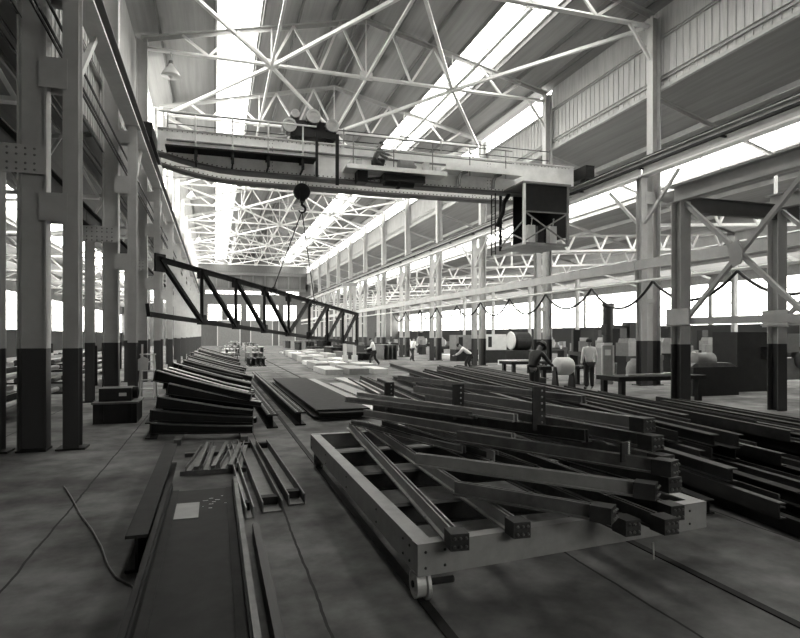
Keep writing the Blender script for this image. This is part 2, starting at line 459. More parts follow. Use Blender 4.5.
for x, z, side in ((XLI, H+6.62, 'left'), (XRI, H+6.6, 'right')):
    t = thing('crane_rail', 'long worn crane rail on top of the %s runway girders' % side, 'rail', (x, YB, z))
    MB().extr((0, .1, .05), (0, YE-YB-.1, .05), prof_I(.1, .09, .03, .03)).build('rail_head', M['white' if side == 'left' else 'dark2'], t)  # left rail whitened, its bright line of light put into the colour
    y = .4
    while y < YE-YB-1:
        MB().box(-.1, .1, y, y+.08, -.0, .03).build('rail_clip', M['dark'], t); y += 1.85
# collector conductor bars on the inside of the right runway
t = thing('conductor_bar', 'dark conductor bar on brackets along the inner face of right crane runway', 'conductor', (XRI-.22, YB, H+6.28))
MB().extr((0, .1, 0), (0, YE-YB-.1, 0), prof_L(.09, .09, .02)).build('bar', M['dark'], t)
y = .9
while y < YE-YB-1: MB().box(-.02, .19, y, y+.07, -.05, -.0).build('bracket', M['dark'], t); y += 3.7
for i, (x, z) in enumerate(((-3.15, 4.86), (-3.15, 4.66), (-3.05, 5.2), (-2.58, 5.02), (-2.58, 4.9), (-2.5, 5.22))):
    lab = ['top', 'middle', 'lowest'][[1, 2, 0, 1, 2, 0][i]]
    o = MB((x, YB, H+z)).tube([(x, YB+.1, H+z), (x, YE-.1, H+z)], .028, 6).build('conductor_pipe', M['dark2']); o.location = (x, YB, H+z)
    tag(o, '%s thin dark pipe running along the %s side of the left columns' % (lab, 'outer' if x < -3 else 'inner'), 'pipe', 'pipes along the left columns')
# left aisle crane runway at lower level
def aisle_girder():
    t = thing('aisle_girder', 'x', 'girder')
    MB().extr((XLA-.1, .02, H+3.33), (XLA-.1, BAY-.02, H+3.33), prof_I(.5, .28, .03, .016)).build('beam', M['dark'], t)
    MB().extr((XLA-.1, .02, H+3.63), (XLA-.1, BAY-.02, H+3.63), prof_I(.1, .09, .03, .03)).build('rail', M['dark'], t)
    return t
ag = aisle_girder()
for k in range(-1, 10):
    lab = 'lower aisle girder span behind left columns, %s from the camera' % ORD[k+1]
    if k == -1: ag.location = (0, YK(k), 0); ag['label'] = lab; ag['group'] = 'lower girders of the left aisle'
    else: dup(ag, (0, YK(k), 0), lab)

# ---------------------------------------------------------------- nave trusses
XB = [XLO+.2, -.25, 2.35, 4.45, XC, 8.75, 10.85, 13.45, XRO-.2]      # bottom chord panel points
XT = [-1.3, .9, 3.3, 5.4, 7.8, 9.9, 12.3, 14.5]                     # top chord panel points
def truss():
    t = thing('roof_truss', 'x', 'truss'); m = M['white']
    zc = ZCH
    for a, b in ((XLO, XC), (XC, XRO)):
        MB().extr((a, 0, ztop(a)), (b, 0, ztop(b)), prof_T(.15, .2, .016), up=(0, 0, -1)).build('top_chord', M['girder'], t)
    MB().extr((XLO+.2, 0, zc), (XRO-.2, 0, zc), prof_T(.11, .13, .014)).build('bottom_chord', m, t)
    pts = []
    for i in range(8):
        pts.append((XB[i], XT[i])); pts.append((XB[i+1], XT[i]))
    pts = pts[1:-1]
    for xb, xt in pts:
        MB().bar((xb, 0, zc+.05), (xt, 0, ztop(xt)-.05), .085, .1).build('web_member', m, t)
    for x in (2.35, XC, 10.85):
        MB().bar((x, 0, zc+.05), (x, 0, ztop(x)-.05), .06, .06).build('hanger', m, t)
        MB().box(x-.3, x+.3, -.02, .02, zc-.08, zc+.3).build('gusset_plate', m, t)
    return t
tr = truss()
for k in range(1, 13):
    lab = 'white painted steel roof truss across the nave, %s from the camera' % ORD[k-1]
    if k == 1: tr.location = (0, YK(1), 0); tr['label'] = lab; tr['group'] = 'nave roof trusses'
    else: dup(tr, (0, YK(k), 0), lab)
# bracing in the plane of the bottom chords
zb = ZCH-.02
E0, E1 = XLO+.25, XRO-.25
def brace_mesh(p, q, r):
    a = Vector((p[0], p[1], zb)); b = Vector((q[0], q[1], zb)); c = (a+b)/2
    mb = MB(tuple(c)); d = (b-a).normalized()*.16
    mb.bar(a+d, b-d, r, r); return mb.mesh('brace', M['white']), c
odd = [((2.35, 0), (E0, 1)), ((2.35, 0), (XC, 1)), ((10.85, 0), (XC, 1)), ((10.85, 0), (E1, 1))]
nm = ['outer left', 'inner left', 'inner right', 'outer right']
for k in range(1, 12):
    for j, (a, b) in enumerate(odd):
        ya, yb = (YK(k), YK(k+1)) if k % 2 == 0 else (YK(k+1), YK(k))
        me, c = brace_mesh((a[0], ya), (b[0], yb), .13)
        o = bpy.data.objects.new('diagonal_brace', me); COL.objects.link(o); o.location = c
        tag(o, 'white diagonal brace under the roof, %s one behind the %s truss' % (nm[j], ORD[k-1]), 'brace', 'diagonal roof braces')
    for j, x in enumerate((2.35, XC, 10.85)):
        me, c = brace_mesh((x, YK(k)), (x, YK(k+1)), .10)
        o = bpy.data.objects.new('roof_strut', me); COL.objects.link(o); o.location = c
        tag(o, 'white lengthwise strut under the roof, %s one behind the %s truss' % (['left', 'middle', 'right'][j], ORD[k-1]), 'strut', 'lengthwise roof struts')

# ---------------------------------------------------------------- aisle trusses, posts and girders
def aisle_truss_right():
    t = thing('aisle_truss', 'x', 'truss'); m = M['white']
    x0, x1 = XRO+.2, XWR-.1
    zc = lambda x: H+4.15+.06*(x-16.2)
    xm = 28.0
    MB().extr((x0, 0, zr(x0)-.3), (x1, 0, zr(x1)-.3), prof_T(.1, .14, .014), up=(0, 0, -1)).build('top_chord', M['girder'], t)
    MB().extr((x0, 0, zc(x0)), (xm, 0, zc(xm)), prof_T(.1, .11, .014)).build('bottom_chord', m, t)
    MB().extr((x0, 0, zc(x0)+.85), (xm, 0, zc(xm)+.85), prof_T(.08, .09, .014), up=(0, 0, -1)).build('upper_chord', M['girder'], t)
    n = 6
    for i in range(n):
        xa = x0+(xm-x0)*(i+.3)/n; xb = x0+(xm-x0)*(i+.7)/n; xc = (xa+xb)/2
        for q in (xa, xb):
            MB().bar((q, 0, zc(q)+.80), (xc, 0, zc(xc)+.04), .08, .09).build('web_member', m, t)
    for q in (x0+.05, (x0+xm)/2, xm-.05):
        MB().bar((q, 0, zc(q)+.85), (q, 0, zr(q)-.3), .1, .1).build('hanger', M['girder'], t)
    return t
ar = aisle_truss_right()
for k in range(1, 13):
    lab = 'white lean-to truss over the right aisle, %s from the camera' % ORD[k-1]
    if k == 1: ar.location = (0, YK(1), 0); ar['label'] = lab; ar['group'] = 'right aisle trusses'
    else: dup(ar, (0, YK(k), 0), lab)
o = MB().extr((0, 0, 0), (0, 0, H+5.25), prof_I(.24, .24), up=(0, 1, 0)).build('aisle_post', M['column'])
for k in range(1, 13):
    q = o if k == 1 else o.copy()
    if k > 1: COL.objects.link(q)
    q.location = (28.0, YK(k), 0)
    tag(q, 'slim two-tone post in the right aisle, %s from the camera' % ORD[k-1], 'post', 'right aisle posts')
o = MB().extr((0, .01, 0), (0, BAY-.01, 0), prof_I(.55, .3)).build('aisle_beam', M['girder'])
for k in range(0, 13):
    q = o if k == 0 else o.copy()
    if k > 0: COL.objects.link(q)
    q.location = (28.0, YK(k), H+5.53)
    tag(q, 'lengthwise beam over the right aisle posts, %s span from the camera' % ORD[k], 'beam', 'right aisle beams')
def aisle_truss_left():
    t = thing('aisle_truss', 'x', 'truss'); m = M['white']
    x0, x1 = XWL+.1, XLO-.42
    zc = lambda x: H+4.0
    MB().extr((x0, 0, zl(x0)-.25), (x1, 0, zl(x1)-.25), prof_T(.1, .12, .014), up=(0, 0, -1)).build('top_chord', M['girder'], t)
    MB().extr((x0, 0, zc(x0)), (x1, 0, zc(x1)), prof_T(.1, .11, .014)).build('bottom_chord', m, t)
    n = 6
    for i in range(n):
        xa = x0+(x1-x0)*i/n; xb = x0+(x1-x0)*(i+1)/n; xc = (xa+xb)/2
        for q in (xa, xb):
            MB().bar((q, 0, zc(q)+.03), (xc, 0, zl(xc)-.28), .07, .08).build('web_member', m, t)
    return t
al = aisle_truss_left()
for k in range(0, 10):
    lab = 'white truss over the left aisle behind the columns, %s from the camera' % ORD[k]
    if k == 0: al.location = (0, YK(0)+.6, 0); al['label'] = lab; al['group'] = 'left aisle trusses'
    else: dup(al, (0, YK(k)+.6, 0), lab)

# lower beam and pipe along the inner face of the right columns
o = MB().extr((0, .01, 0), (0, BAY-.01, 0), prof_C(.34, .14, .02, 1)).build('wall_beam', M['girder'])
for k in range(0, 13):
    q = o if k == 0 else o.copy()
    if k > 0: COL.objects.link(q)
    q.location = (15.13, YK(k), H+2.62)
    tag(q, 'pale channel beam along the right columns below the runway, %s span from the camera' % ORD[k], 'beam', 'channel beams along the right columns')
pipe = thing('service_pipe', 'pale pipe running along the right columns with cable loops hanging below', 'pipe', (15.13, 8, H+1.99))
MB().tube([(0, 0, 0), (0, YE-8.5, 0)], .05, 8).build('pipe_run', M['pale'], pipe)
for k in range(0, 13): MB().bar((.03, YK(k)-8, 0), (.03, YK(k)-8, .5), .03, .03).build('hanger_rod', M['girder'], pipe)
names = ORD
ys = [10.2 + 3.55*i for i in range(12)]
for i in range(11):
    y0, y1 = ys[i], ys[i+1]; sag = R.uniform(.75, 1.0)
    pts = []
    for j in range(17):
        s = j/16; pts.append((15.13, y0+(y1-y0)*s, H+1.95-sag*(1-(2*s-1)**2)))
    o = MB((15.13, y0, H+1.95)).tube(pts, .05, 6).build('cable_loop', M['dark2']); o.location = (15.13, y0, H+1.95)
    tag(o, 'dark cable loop drooping from the pale pipe on right, %s from the camera' % ORD[i], 'cable', 'cable loops along the right pipe')

# enamel lamps under the left ends of the trusses
def lamp():
    t = thing('pendant_lamp', 'x', 'lamp')
    b = MB(); b.smooth = True
    b.lathe((0, 0, 0), (0, 0, 1), [(0, .38), (.02, .385), (.12, .34), (.3, .22), (.42, .12), (.5, .09), (.5, .05)], 24)
    b.build('shade', M['pale'], t)
    g = MB(); g.smooth = True; g.lathe((0, 0, .03), (0, 0, 1), [(-.12, .02), (-.09, .09), (0, .12), (.1, .08), (.16, .05)], 16)
    g.build('bulb', M['pale'], t)
    MB().tube([(0, 0, .48), (0, 0, .98)], .025, 8).build('stem', M['girder'], t)
    n = MB(); n.lathe((0, 0, .5), (0, 0, 1), [(0, .08), (.14, .08), (.16, .05)], 14); n.build('neck', M['grey'], t)
    return t
lm = lamp()
for i, (x, k, lab) in enumerate(((-1.75, 2, 'big white enamel pendant lamp under the second roof truss at upper left'), (-1.75, 5, 'small looking enamel pendant lamp above left runway, middle of three in the row'), (-1.75, 8, 'farthest of three enamel pendant lamps hanging above the left runway'))):
    loc = (x, YK(k), ZCH-.98)
    if i == 0: lm.location = loc; lm['label'] = lab; lm['group'] = 'pendant lamps'
    else: dup(lm, loc, lab)
# ---------------------------------------------------------------- overhead travelling crane
CY1, CY2 = 22.3, 23.8
XA, XZ = -1.95, 15.1
cr = thing('overhead_crane', 'pale overhead travelling crane bridge spanning between both runways', 'crane', (6.6, 23.05, H+6.7))
CO = (6.6, 23.05, H+6.7)
def girder_at(y):
    g = MB(CO); n = 24
    def zbot(x):
        s = min(x-XA, XZ-x); return H + 6.0 + .45*max(0, 1-s/2.6)**1.6 + .06*abs(x-XC)/8.5
    xs = [XA+(XZ-XA)*i/n for i in range(n+1)]
    for a, b in zip(xs, xs[1:]):
        for yy in (y-.2, y+.2):
            g.prism([(a, zbot(a)), (b, zbot(b)), (b, H+7.35), (a, H+7.35)], 'y', yy-.008, yy+.008)
    g.box(XA, XZ, y-.27, y+.27, H+7.35, H+7.38)
    go = g.build('bridge_girder', M['crane'], cr)
    fl = MB(CO)
    for a, b in zip(xs, xs[1:]):
        fl.add([(a, y-.29, zbot(a)+.03), (b, y-.29, zbot(b)+.03), (b, y+.29, zbot(b)+.03), (a, y+.29, zbot(a)+.03), (a, y-.29, zbot(a)-.04), (b, y-.29, zbot(b)-.04), (b, y+.29, zbot(b)-.04), (a, y+.29, zbot(a)-.04)],
              [(0, 1, 2, 3), (7, 6, 5, 4), (0, 4, 5, 1), (2, 6, 7, 3)])
    fl.build('flange_plate', M['purlin'], go)
    r = MB(CO); x = XA+.15
    while x < XZ-.1:
        r.rivet((x, y-.208, zbot(x)+.09), (0, -1, 0), .03, .02); r.rivet((x, y-.208, H+7.29), (0, -1, 0), .022, .018); x += .17
    for x in (2.0, 6.4, 11.0):
        for i in range(8):
            for q in (-.06, .06): r.rivet((x+q, y-.208, H+6.2+.14*i), (0, -1, 0), .022, .018)
    r.build('rivets', M['purlin'], go)
    a = MB(CO); x = XA+.2
    a.box(XA+.1, XZ-.1, y-.235, y-.205, zbot(4)+.0, zbot(4)+.02)
    a.build('flange_angle', M['purlin'], go)
    MB(CO).box(XA, XZ, y-.03, y+.03, H+7.38, H+7.45).build('trolley_rail', M['dark'], go)
girder_at(CY1); girder_at(CY2)
for x in (XLI, XRI):
    e = MB(CO); e.box(x-.22, x+.22, 21.4, 24.8, H+6.78, H+7.3); e.build('end_truck', M['dark'], cr)
    for y in (21.8, 24.4):
        wv = MB(CO); wv.smooth = True; wv.lathe((x-.09, y, H+6.98), (1, 0, 0), [(0, .3), (.03, .3), (.04, .26), (.14, .26), (.15, .3), (.18, .3)], 20)
        wv.build('wheel', M['dark2'], cr)
# footwalk on the near side
f1 = MB(CO); f1.box(XA+.3, 3.6, 21.35, 22.08, H+6.52, H+6.58)
fw = f1.build('footwalk', M['dark'], cr)
f2 = MB(CO); f2.box(4.7, 8.75, 21.2, 22.08, H+6.3, H+6.36); f2.box(4.7, 8.75, 21.17, 21.2, H+6.25, H+6.42)
f2.build('footwalk', M['crane'], cr)
f3 = MB(CO); f3.box(8.75, 12.2, 21.35, 22.08, H+6.6, H+6.66); f3.box(8.75, 12.2, 21.32, 21.35, H+6.56, H+6.8)
f3.build('footwalk', M['crane'], cr)
for x in (-.65, .6, 1.85, 3.1):
    MB(CO).tube([(x, 21.38, H+6.58), (x, 21.38, H+7.72)], .03, 8).build('handrail_post', M['white'], cr)
for x in (5.0, 6.6, 8.2, 9.8, 11.4):
    MB(CO).tube([(x, 21.38, H+6.4), (x, 21.38, H+7.55)], .022, 8).build('handrail_post', M['grey'], cr)
MB(CO).tube([(XA+.1, 21.38, H+7.72), (3.6, 21.38, H+7.72)], .035, 8).build('handrail', M['white'], cr)
MB(CO).tube([(4.7, 21.38, H+7.55), (11.7, 21.38, H+7.55)], .024, 8).build('handrail', M['grey'], cr)
MB(CO).tube([(4.7, 21.38, H+7.05), (11.7, 21.38, H+7.05)], .02, 8).build('handrail', M['grey'], cr)
for x in (-.65, .6, 1.85, 3.1):
    b = MB(CO); b.box(x-.05, x+.05, 21.36, 21.44, H+6.1, H+6.52); b.box(x-.05, x+.05, 21.36, 22.1, H+6.44, H+6.52); b.bar((x, 21.4, H+6.12), (x, 22.1, H+6.1), .06)
    b.build('bracket', M['dark'], cr)
# drive motor, gear case and control boxes on and under the footwalk
d = MB(CO); d.smooth = False
d.lathe((6.9, 21.75, H+6.66), (1, 0, 0), [(0, .12), (.02, .24), (.6, .24), (.62, .12), (.75, .05)], 18); d.box(6.95, 7.5, 21.5, 22.0, H+6.36, H+6.5)
d.build('bridge_motor', M['grey'], cr)
for x in (4.95, 5.2, 7.95, 8.2, 8.45): MB(CO).box(x, x+.2, 21.6, 21.95, H+6.36, H+6.36+R.uniform(.3, .55)).build('switch_box', M['pale'], cr)
d = MB(CO)
d.box(6.2, 7.9, 21.4, 22.0, H+5.95, H+6.22); d.lathe((6.3, 21.7, H+6.0), (1, 0, 0), [(0, .2), (.5, .2), (.52, .28), (.62, .28), (.64, .2), (1.2, .2)], 16)
d.box(5.2, 5.6, 21.5, 22.0, H+5.85, H+6.3); d.bar((5.6, 21.6, H+6.0), (6.3, 21.6, H+6.1), .08)
d.build('gear_case', M['dark2'], cr)
MB(CO).tube([(XA+.3, 22.03, H+6.95), (12.0, 22.03, H+6.95)], .04, 10).build('line_shaft', M['grey'], cr)
for x0 in (9.4, 10.9):
    p = [(x0+.35, 21.5, H+6.6), (x0+.1, 21.5, H+6.5), (x0, 21.5, H+6.3), (x0-.02, 21.5, H+6.0)]
    MB(CO).tube(p, .07, 10).build('pipe_elbow', M['grey'], cr)
for z in (8.62, 8.2): MB(CO).tube([(XA+.2, 24.0, H+z), (XZ, 24.0, H+z)], .018, 6).build('conductor_wire', M['dark2'], cr)
for x in (XA+.2, 5.2, 9.6, XZ): MB(CO).box(x-.025, x+.025, 23.97, 24.03, H+7.37, H+8.7).build('stanchion', M['grey'], cr)
# operator's cab under the right end
X0, X1, YA_, YZ_, ZA, ZB = 11.8, 13.8, 20.6, 22.6, H+3.62, H+6.05
c = MB(CO); c.box(X0, X1, YA_, YZ_, ZA, ZA+.1)
cb = c.build('cab_floor', M['grey'], cr)
c = MB(CO); c.box(X0-.1, X1+.1, YA_-.1, YZ_+.1, ZB, ZB+.08); c.build('cab_roof', M['grey'], cr)
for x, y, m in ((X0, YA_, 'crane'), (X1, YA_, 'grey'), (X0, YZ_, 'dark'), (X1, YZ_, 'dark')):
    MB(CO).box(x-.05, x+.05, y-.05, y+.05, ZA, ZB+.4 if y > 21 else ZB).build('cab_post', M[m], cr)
MB(CO).box(X0, X1, YA_-.01, YA_+.02, H+5.0, ZB).build('cab_panel', M['dark2'], cr)
MB(CO).box(X1-.02, X1+.01, YA_, YZ_, H+4.0, ZB).build('cab_panel', M['dark2'], cr)
MB(CO).box(X0+.6, X1, YZ_-.02, YZ_+.01, H+3.7, ZB).build('cab_panel', M['dark2'], cr)
for a, b in (((X0, YA_, H+4.95), (X1, YA_, H+3.75)), ((X0, YA_, H+3.75), (X1, YA_, H+4.95)), ((X0, YA_, H+4.95), (X1, YA_, H+4.95)), ((X0, YA_, H+4.6), (X0, YZ_, H+3.8)), ((X0, YA_, H+3.8), (X0, YZ_, H+4.6))):
    MB(CO).bar(a, b, .05).build('cab_brace', M['grey'], cr)
for i, (x, y, z) in enumerate(((12.3, 21.0, 3.72), (12.8, 21.1, 3.72), (13.3, 21.0, 3.72))):
    d = MB(CO); d.box(x-.16, x+.16, y-.14, y+.14, H+z, H+z+.75); d.tube([(x, y-.1, H+z+.75), (x, y-.16, H+z+1.0)], .02); d.lathe((x, y-.16, H+z+1.02), (0, 0, 1), [(-.04, .02), (0, .045), (.04, .02)], 10)
    d.build('controller', M['pale' if i != 1 else 'dark2'], cr)
d = MB(CO); d.smooth = True
d.tube([(12.0, 22.2, H+6.0), (11.75, 22.2, H+5.6), (11.7, 22.2, H+5.2), (11.55, 22.2, H+4.9), (11.45, 22.2, H+4.6)], .09, 10); d.build('cable_bundle', M['dark2'], cr)
MB(CO).tube([(11.35, 22.55, H+3.4), (11.35, 22.55, H+6.1)], .03, 8).build('ladder_rail', M['dark2'], cr)
MB(CO).tube([(11.35, 22.2, H+3.4), (11.35, 22.2, H+6.1)], .03, 8).build('ladder_rail', M['dark2'], cr)
for i in range(8): MB(CO).tube([(11.35, 22.2, H+3.55+.32*i), (11.35, 22.55, H+3.55+.32*i)], .018, 6).build('ladder_rung', M['dark2'], cr)

# crane trolley with hoist and hook
TO = (3.6, 23.05, H+7.45)
tt = thing('crane_trolley', 'dark hoist trolley with motors riding on the crane bridge', 'trolley', TO)
d = MB(TO); d.box(2.75, 4.5, 22.15, 23.95, H+7.6, H+7.85); d.box(2.95, 4.2, 22.3, 23.7, H+7.85, H+8.25); tf = d.build('trolley_frame', M['dark2'], tt)
d = MB(TO); d.smooth = True; d.lathe((2.9, 22.7, H+7.95), (1, 0, 0), [(0, .3), (.05, .42), (.12, .42), (.14, .33), (1.2, .33), (1.22, .42), (1.3, .42)], 24); d.build('hoist_drum', M['dark'], tt)
for x, y, z, r in ((3.6, 22.1, 8.35, .27), (4.35, 22.2, 8.1, .25), (2.7, 22.15, 7.95, .26), (2.95, 22.4, 8.5, .16)):
    d = MB(TO); d.smooth = True; d.lathe((x, y-.05, H+z), (0, 1, 0), [(0, r*.25), (.01, r*.45), (.03, r*.5), (.05, r*.95), (.1, r), (.5, r), (.52, r*.8)], 20)
    mo = d.build('hoist_motor', M['mid'], tt)
    e = MB(TO); e.tube_prof(Vector((x, y-.075, H+z)), Vector((0, 1, 0)), [(0, r*.62), (-.03, r*.66), (-.03, r*.98), (.02, r*1.03), (.06, r*.98)], 22)
    e.build('end_ring', M['light'], mo)
    e = MB(TO)
    for i in range(12):
        th = i*math.pi/6; e.box(x+math.cos(th)*r-.018, x+math.cos(th)*r+.018, y+.06, y+.4, H+z+math.sin(th)*r-.018, H+z+math.sin(th)*r+.018)
    e.build('cooling_fins', M['grey'], mo)
for x in (2.95, 4.3):
    for y in (CY1, CY2):
        d = MB(TO); d.smooth = True; d.lathe((x, y-.06, H+7.634), (0, 1, 0), [(0, .18), (.12, .18)], 18); d.build('wheel', M['dark'], tt)
d = MB(TO); d.box(3.65, 3.75, 21.86, 21.92, H+6.0, H+7.7); d.build('side_guide', M['dark2'], tt); d = MB(TO); d.box(4.42, 4.55, 21.86, 21.92, H+5.75, H+7.7); d.build('side_guide', M['dark2'], tt)
HX, HY = 3.3, 23.05
for q in (-.16, -.05, .05, .16):
    MB(TO).tube([(HX+q, HY, H+7.8), (HX+q, HY, H+5.7)], .014, 6).build('hoist_rope', M['dark2'], tt)
d = MB(TO); d.smooth = True
d.lathe((HX, HY-.14, H+5.68), (0, 1, 0), [(0, .16), (.01, .30), (.05, .33), (.08, .27), (.2, .27), (.23, .33), (.27, .30), (.28, .16)], 24)
hb = d.build('hook_block', M['dark2'], tt)
MB(TO).box(HX-.1, HX+.1, HY-.17, HY+.17, H+5.28, H+5.7).build('block_strap', M['dark2'], hb)
d = MB(TO); d.smooth = True
pts = [(HX, HY, H+5.35), (HX, HY, H+5.15)] + [(HX+.14*math.sin(a), HY, H+5.0+.14*math.cos(a)) for a in [math.radians(20+25*i) for i in range(10)]]
d.tube(pts, [.05, .05]+[.055-.003*i for i in range(10)], 10); d.build('hook', M['dark2'], hb)

# suspended truss
LA = Vector((-1.44, 17.05, 0)); LB = Vector((7.0, 29.2, 0))
zt = lambda s: H + 2.14 - 1.0*s
zbm = lambda s: H + .47 - .99*s
def P(s, z): p = LA.lerp(LB, s); return (p.x, p.y, z)
SO = P(.5, zbm(.5))
st = thing('suspended_truss', 'dark riveted steel truss hanging tilted from the crane hook', 'truss', SO)
MB(SO).extr(P(-.005, zt(0)), P(1.005, zt(1)), prof_T(.1, .15, .014), up=(0, 0, -1)).build('top_chord', M['dark'], st)
MB(SO).extr(P(-.03, zbm(-.03)), P(1.0, zbm(1)), prof_T(.1, .13, .014)).build('bottom_chord', M['dark'], st)
for i in range(1, 9):
    s = i/8; MB(SO).bar(P(s, zbm(s)+.02), P(s, zt(s)-.02), .13, .1).build('vertical', M['dark'], st)
for i in range(8):
    a, b = (i/8, (i+1)/8) if i < 4 else ((i+1)/8, i/8)
    MB(SO).bar(P(a, zt(a)-.06), P(b, zbm(b)+.06), .13, .1).build('diagonal', M['dark'], st)
d = (LB-LA).normalized()
for i in range(9):
    s = i/8
    for z, nm_ in ((zt(s)-.16, 'gusset_plate'), (zbm(s)+.12, 'gusset_plate')):
        if i == 0 and z < H+1: continue
        h = .16 if i else .26
        MB(SO).bar(P(s-.014, z), P(s+.014, z), .05, h*1.9).build(nm_, M['dark'], st)
MB(SO).bar(P(-.03, zbm(-.03)), P(-.034, zbm(-.03)+.34), .1, .09).build('end_lug', M['dark'], st)
for s, lab in ((.42, 'left wire sling from the crane hook down to the hanging truss'), (.66, 'right wire sling from the crane hook down to the hanging truss')):
    a = Vector((HX, HY, H+4.9)); b = Vector(P(s, zt(s)+.03))
    m_ = MB(tuple(a)); m_.tube([a, b], .022, 6); nv = Vector((-(LB-LA).y, (LB-LA).x, 0)).normalized()
    m_.tube([b+Vector((0, 0, .05)), b+nv*.14+Vector((0, 0, -.02)), b+nv*.12+Vector((0, 0, -.2)), b+Vector((0, 0, -.26)), b-nv*.12+Vector((0, 0, -.2)), b-nv*.14+Vector((0, 0, -.02)), b+Vector((0, 0, .05))], .02, 6)
    o = m_.build('wire_sling', M['dark2']); o.location = a
    tag(o, lab, 'sling', 'slings of the hanging truss')

# ---------------------------------------------------------------- fixed gantry frame on the right
GX, GY = 10.6, 11.2
GO = (GX, GY, 0)
gt = thing('gantry_frame', 'braced steel gantry frame with square post and heavy top beam at right edge', 'gantry', GO)
GB = 13.6
for x, y in ((GX, GY), (GX, 8.0), (GB, GY), (GB, 8.0)):
    MB(GO).extr((x, y, 0), (x, y, H+3.15), prof_I(.3, .3), up=(0, 1, 0)).build('post', M['column'], gt)
for x in (GX, GB):
    MB(GO).extr((x, GY+.18, H+3.34), (x, 5.5, H+3.34), prof_C(.38, .2, .02, 1)).build('top_beam', M['girder'], gt)
    for (ya, za, yb, zb_) in ((GY-.15, 3.1, 8.1, .35), (GY-.15, .35, 8.1, 3.1)):
        MB(GO).bar((x, ya, H+za), (x, yb, H+zb_), .09, .09).build('brace', M['girder'], gt)
    MB(GO).prism([(9.46, H+1.50), (9.66, H+1.44), (9.78, H+1.74), (9.76, H+1.94), (9.54, H+2.0), (9.42, H+1.76)], 'x', x-.1, x-.07).build('gusset_plate', M['girder'], gt)
    MB(GO).extr((x-.1, GY+.25, H+.24), (x-.1, 5.5, H+.24), prof_L(.16, .16, .02)).build('lower_rail', M['girder'], gt)
    MB(GO).box(x-.2, x-.16, GY-.45, GY+.25, H+.2, H+.62).build('gusset_plate', M['girder'], gt)
MB(GO).extr((GX, GY, H+3.1), (GB+1.5, GY, H+3.1), prof_I(.36, .2)).build('cross_beam', M['purlin'], gt)
MB(GO).extr((GX, 8.0, H+3.1), (GB+1.5, 8.0, H+3.1), prof_I(.36, .2)).build('cross_beam', M['purlin'], gt)
# ---------------------------------------------------------------- flat trolley car loaded with roof steel
FO = (2.68, 6.1, 0)
fc = thing('flat_trolley', 'low grey primer flat trolley on small wheels carrying riveted roof steel', 'trolley', FO)
Z0, Z1 = .225, .45
FX0, FX1, FY0, FY1 = 1.34, 4.10, 3.78, 8.5
def fpart(name, a, b, prof, m='primer'):
    return MB(FO).extr(a, b, prof).build(name, M[m], fc)
zc = (Z0+Z1)/2
fr = fpart('front_channel', (FX0, FY0, zc), (FX1, FY0+.26, zc), prof_C(Z1-Z0, .10, .014, -1))
fpart('rear_channel', (FX0+.02, FY1, zc), (FX1-.02, FY1, zc), prof_C(Z1-Z0, .10, .014, 1))
fpart('side_channel', (FX0, FY0+.015, zc), (FX0, FY1-.015, zc), prof_C(Z1-Z0-.006, .13, .014, 1))
fpart('side_channel', (FX1, FY0+.275, zc), (FX1, FY1-.015, zc), prof_C(Z1-Z0-.006, .13, .014, -1))
for y in (4.85, 6.05, 7.25):
    fpart('cross_member', (FX0+.02, y, zc-.02), (FX1-.02, y, zc-.02), prof_I(.18, .1, .012, .01), 'rust')
rv = MB(FO)
for x in (1.40, 1.55, 3.9):
    for z in (.28, .39): rv.rivet((x, FY0+.26*(x-FX0)/(FX1-FX0), z), (0, -1, 0), .012, .01)
for y in (3.95, 4.1, 4.85, 6.05, 7.25, 8.35):
    for z in (.28, .39): rv.rivet((FX0, y, z), (-1, 0, 0), .012, .01)
rv.build('rivets', M['rust'], fr)
for x, s, y, wm_ in ((1.37, 1, 3.93, 'light'), (1.37, 1, 8.2, 'mid'), (3.6, -1, 4.9, 'dark'), (3.6, -1, 8.2, 'dark')):  # front left wheel painted bright, shade on the right wheels painted as darker steel
    if True:
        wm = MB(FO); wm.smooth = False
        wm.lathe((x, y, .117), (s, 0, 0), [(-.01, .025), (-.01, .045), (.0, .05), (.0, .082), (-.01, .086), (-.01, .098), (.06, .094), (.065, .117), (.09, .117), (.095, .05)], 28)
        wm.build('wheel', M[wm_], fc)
        MB(FO).tube([(x-.02*s, y, .117), (x+.3*s, y, .117)], .025, 10).build('axle_stub', M['dark'], fc)
MB(FO).tube([(3.38, FY0+.08, .23), (3.37, FY0+.06, .1)], .006, 5).build('chain_end', M['light'], fc)

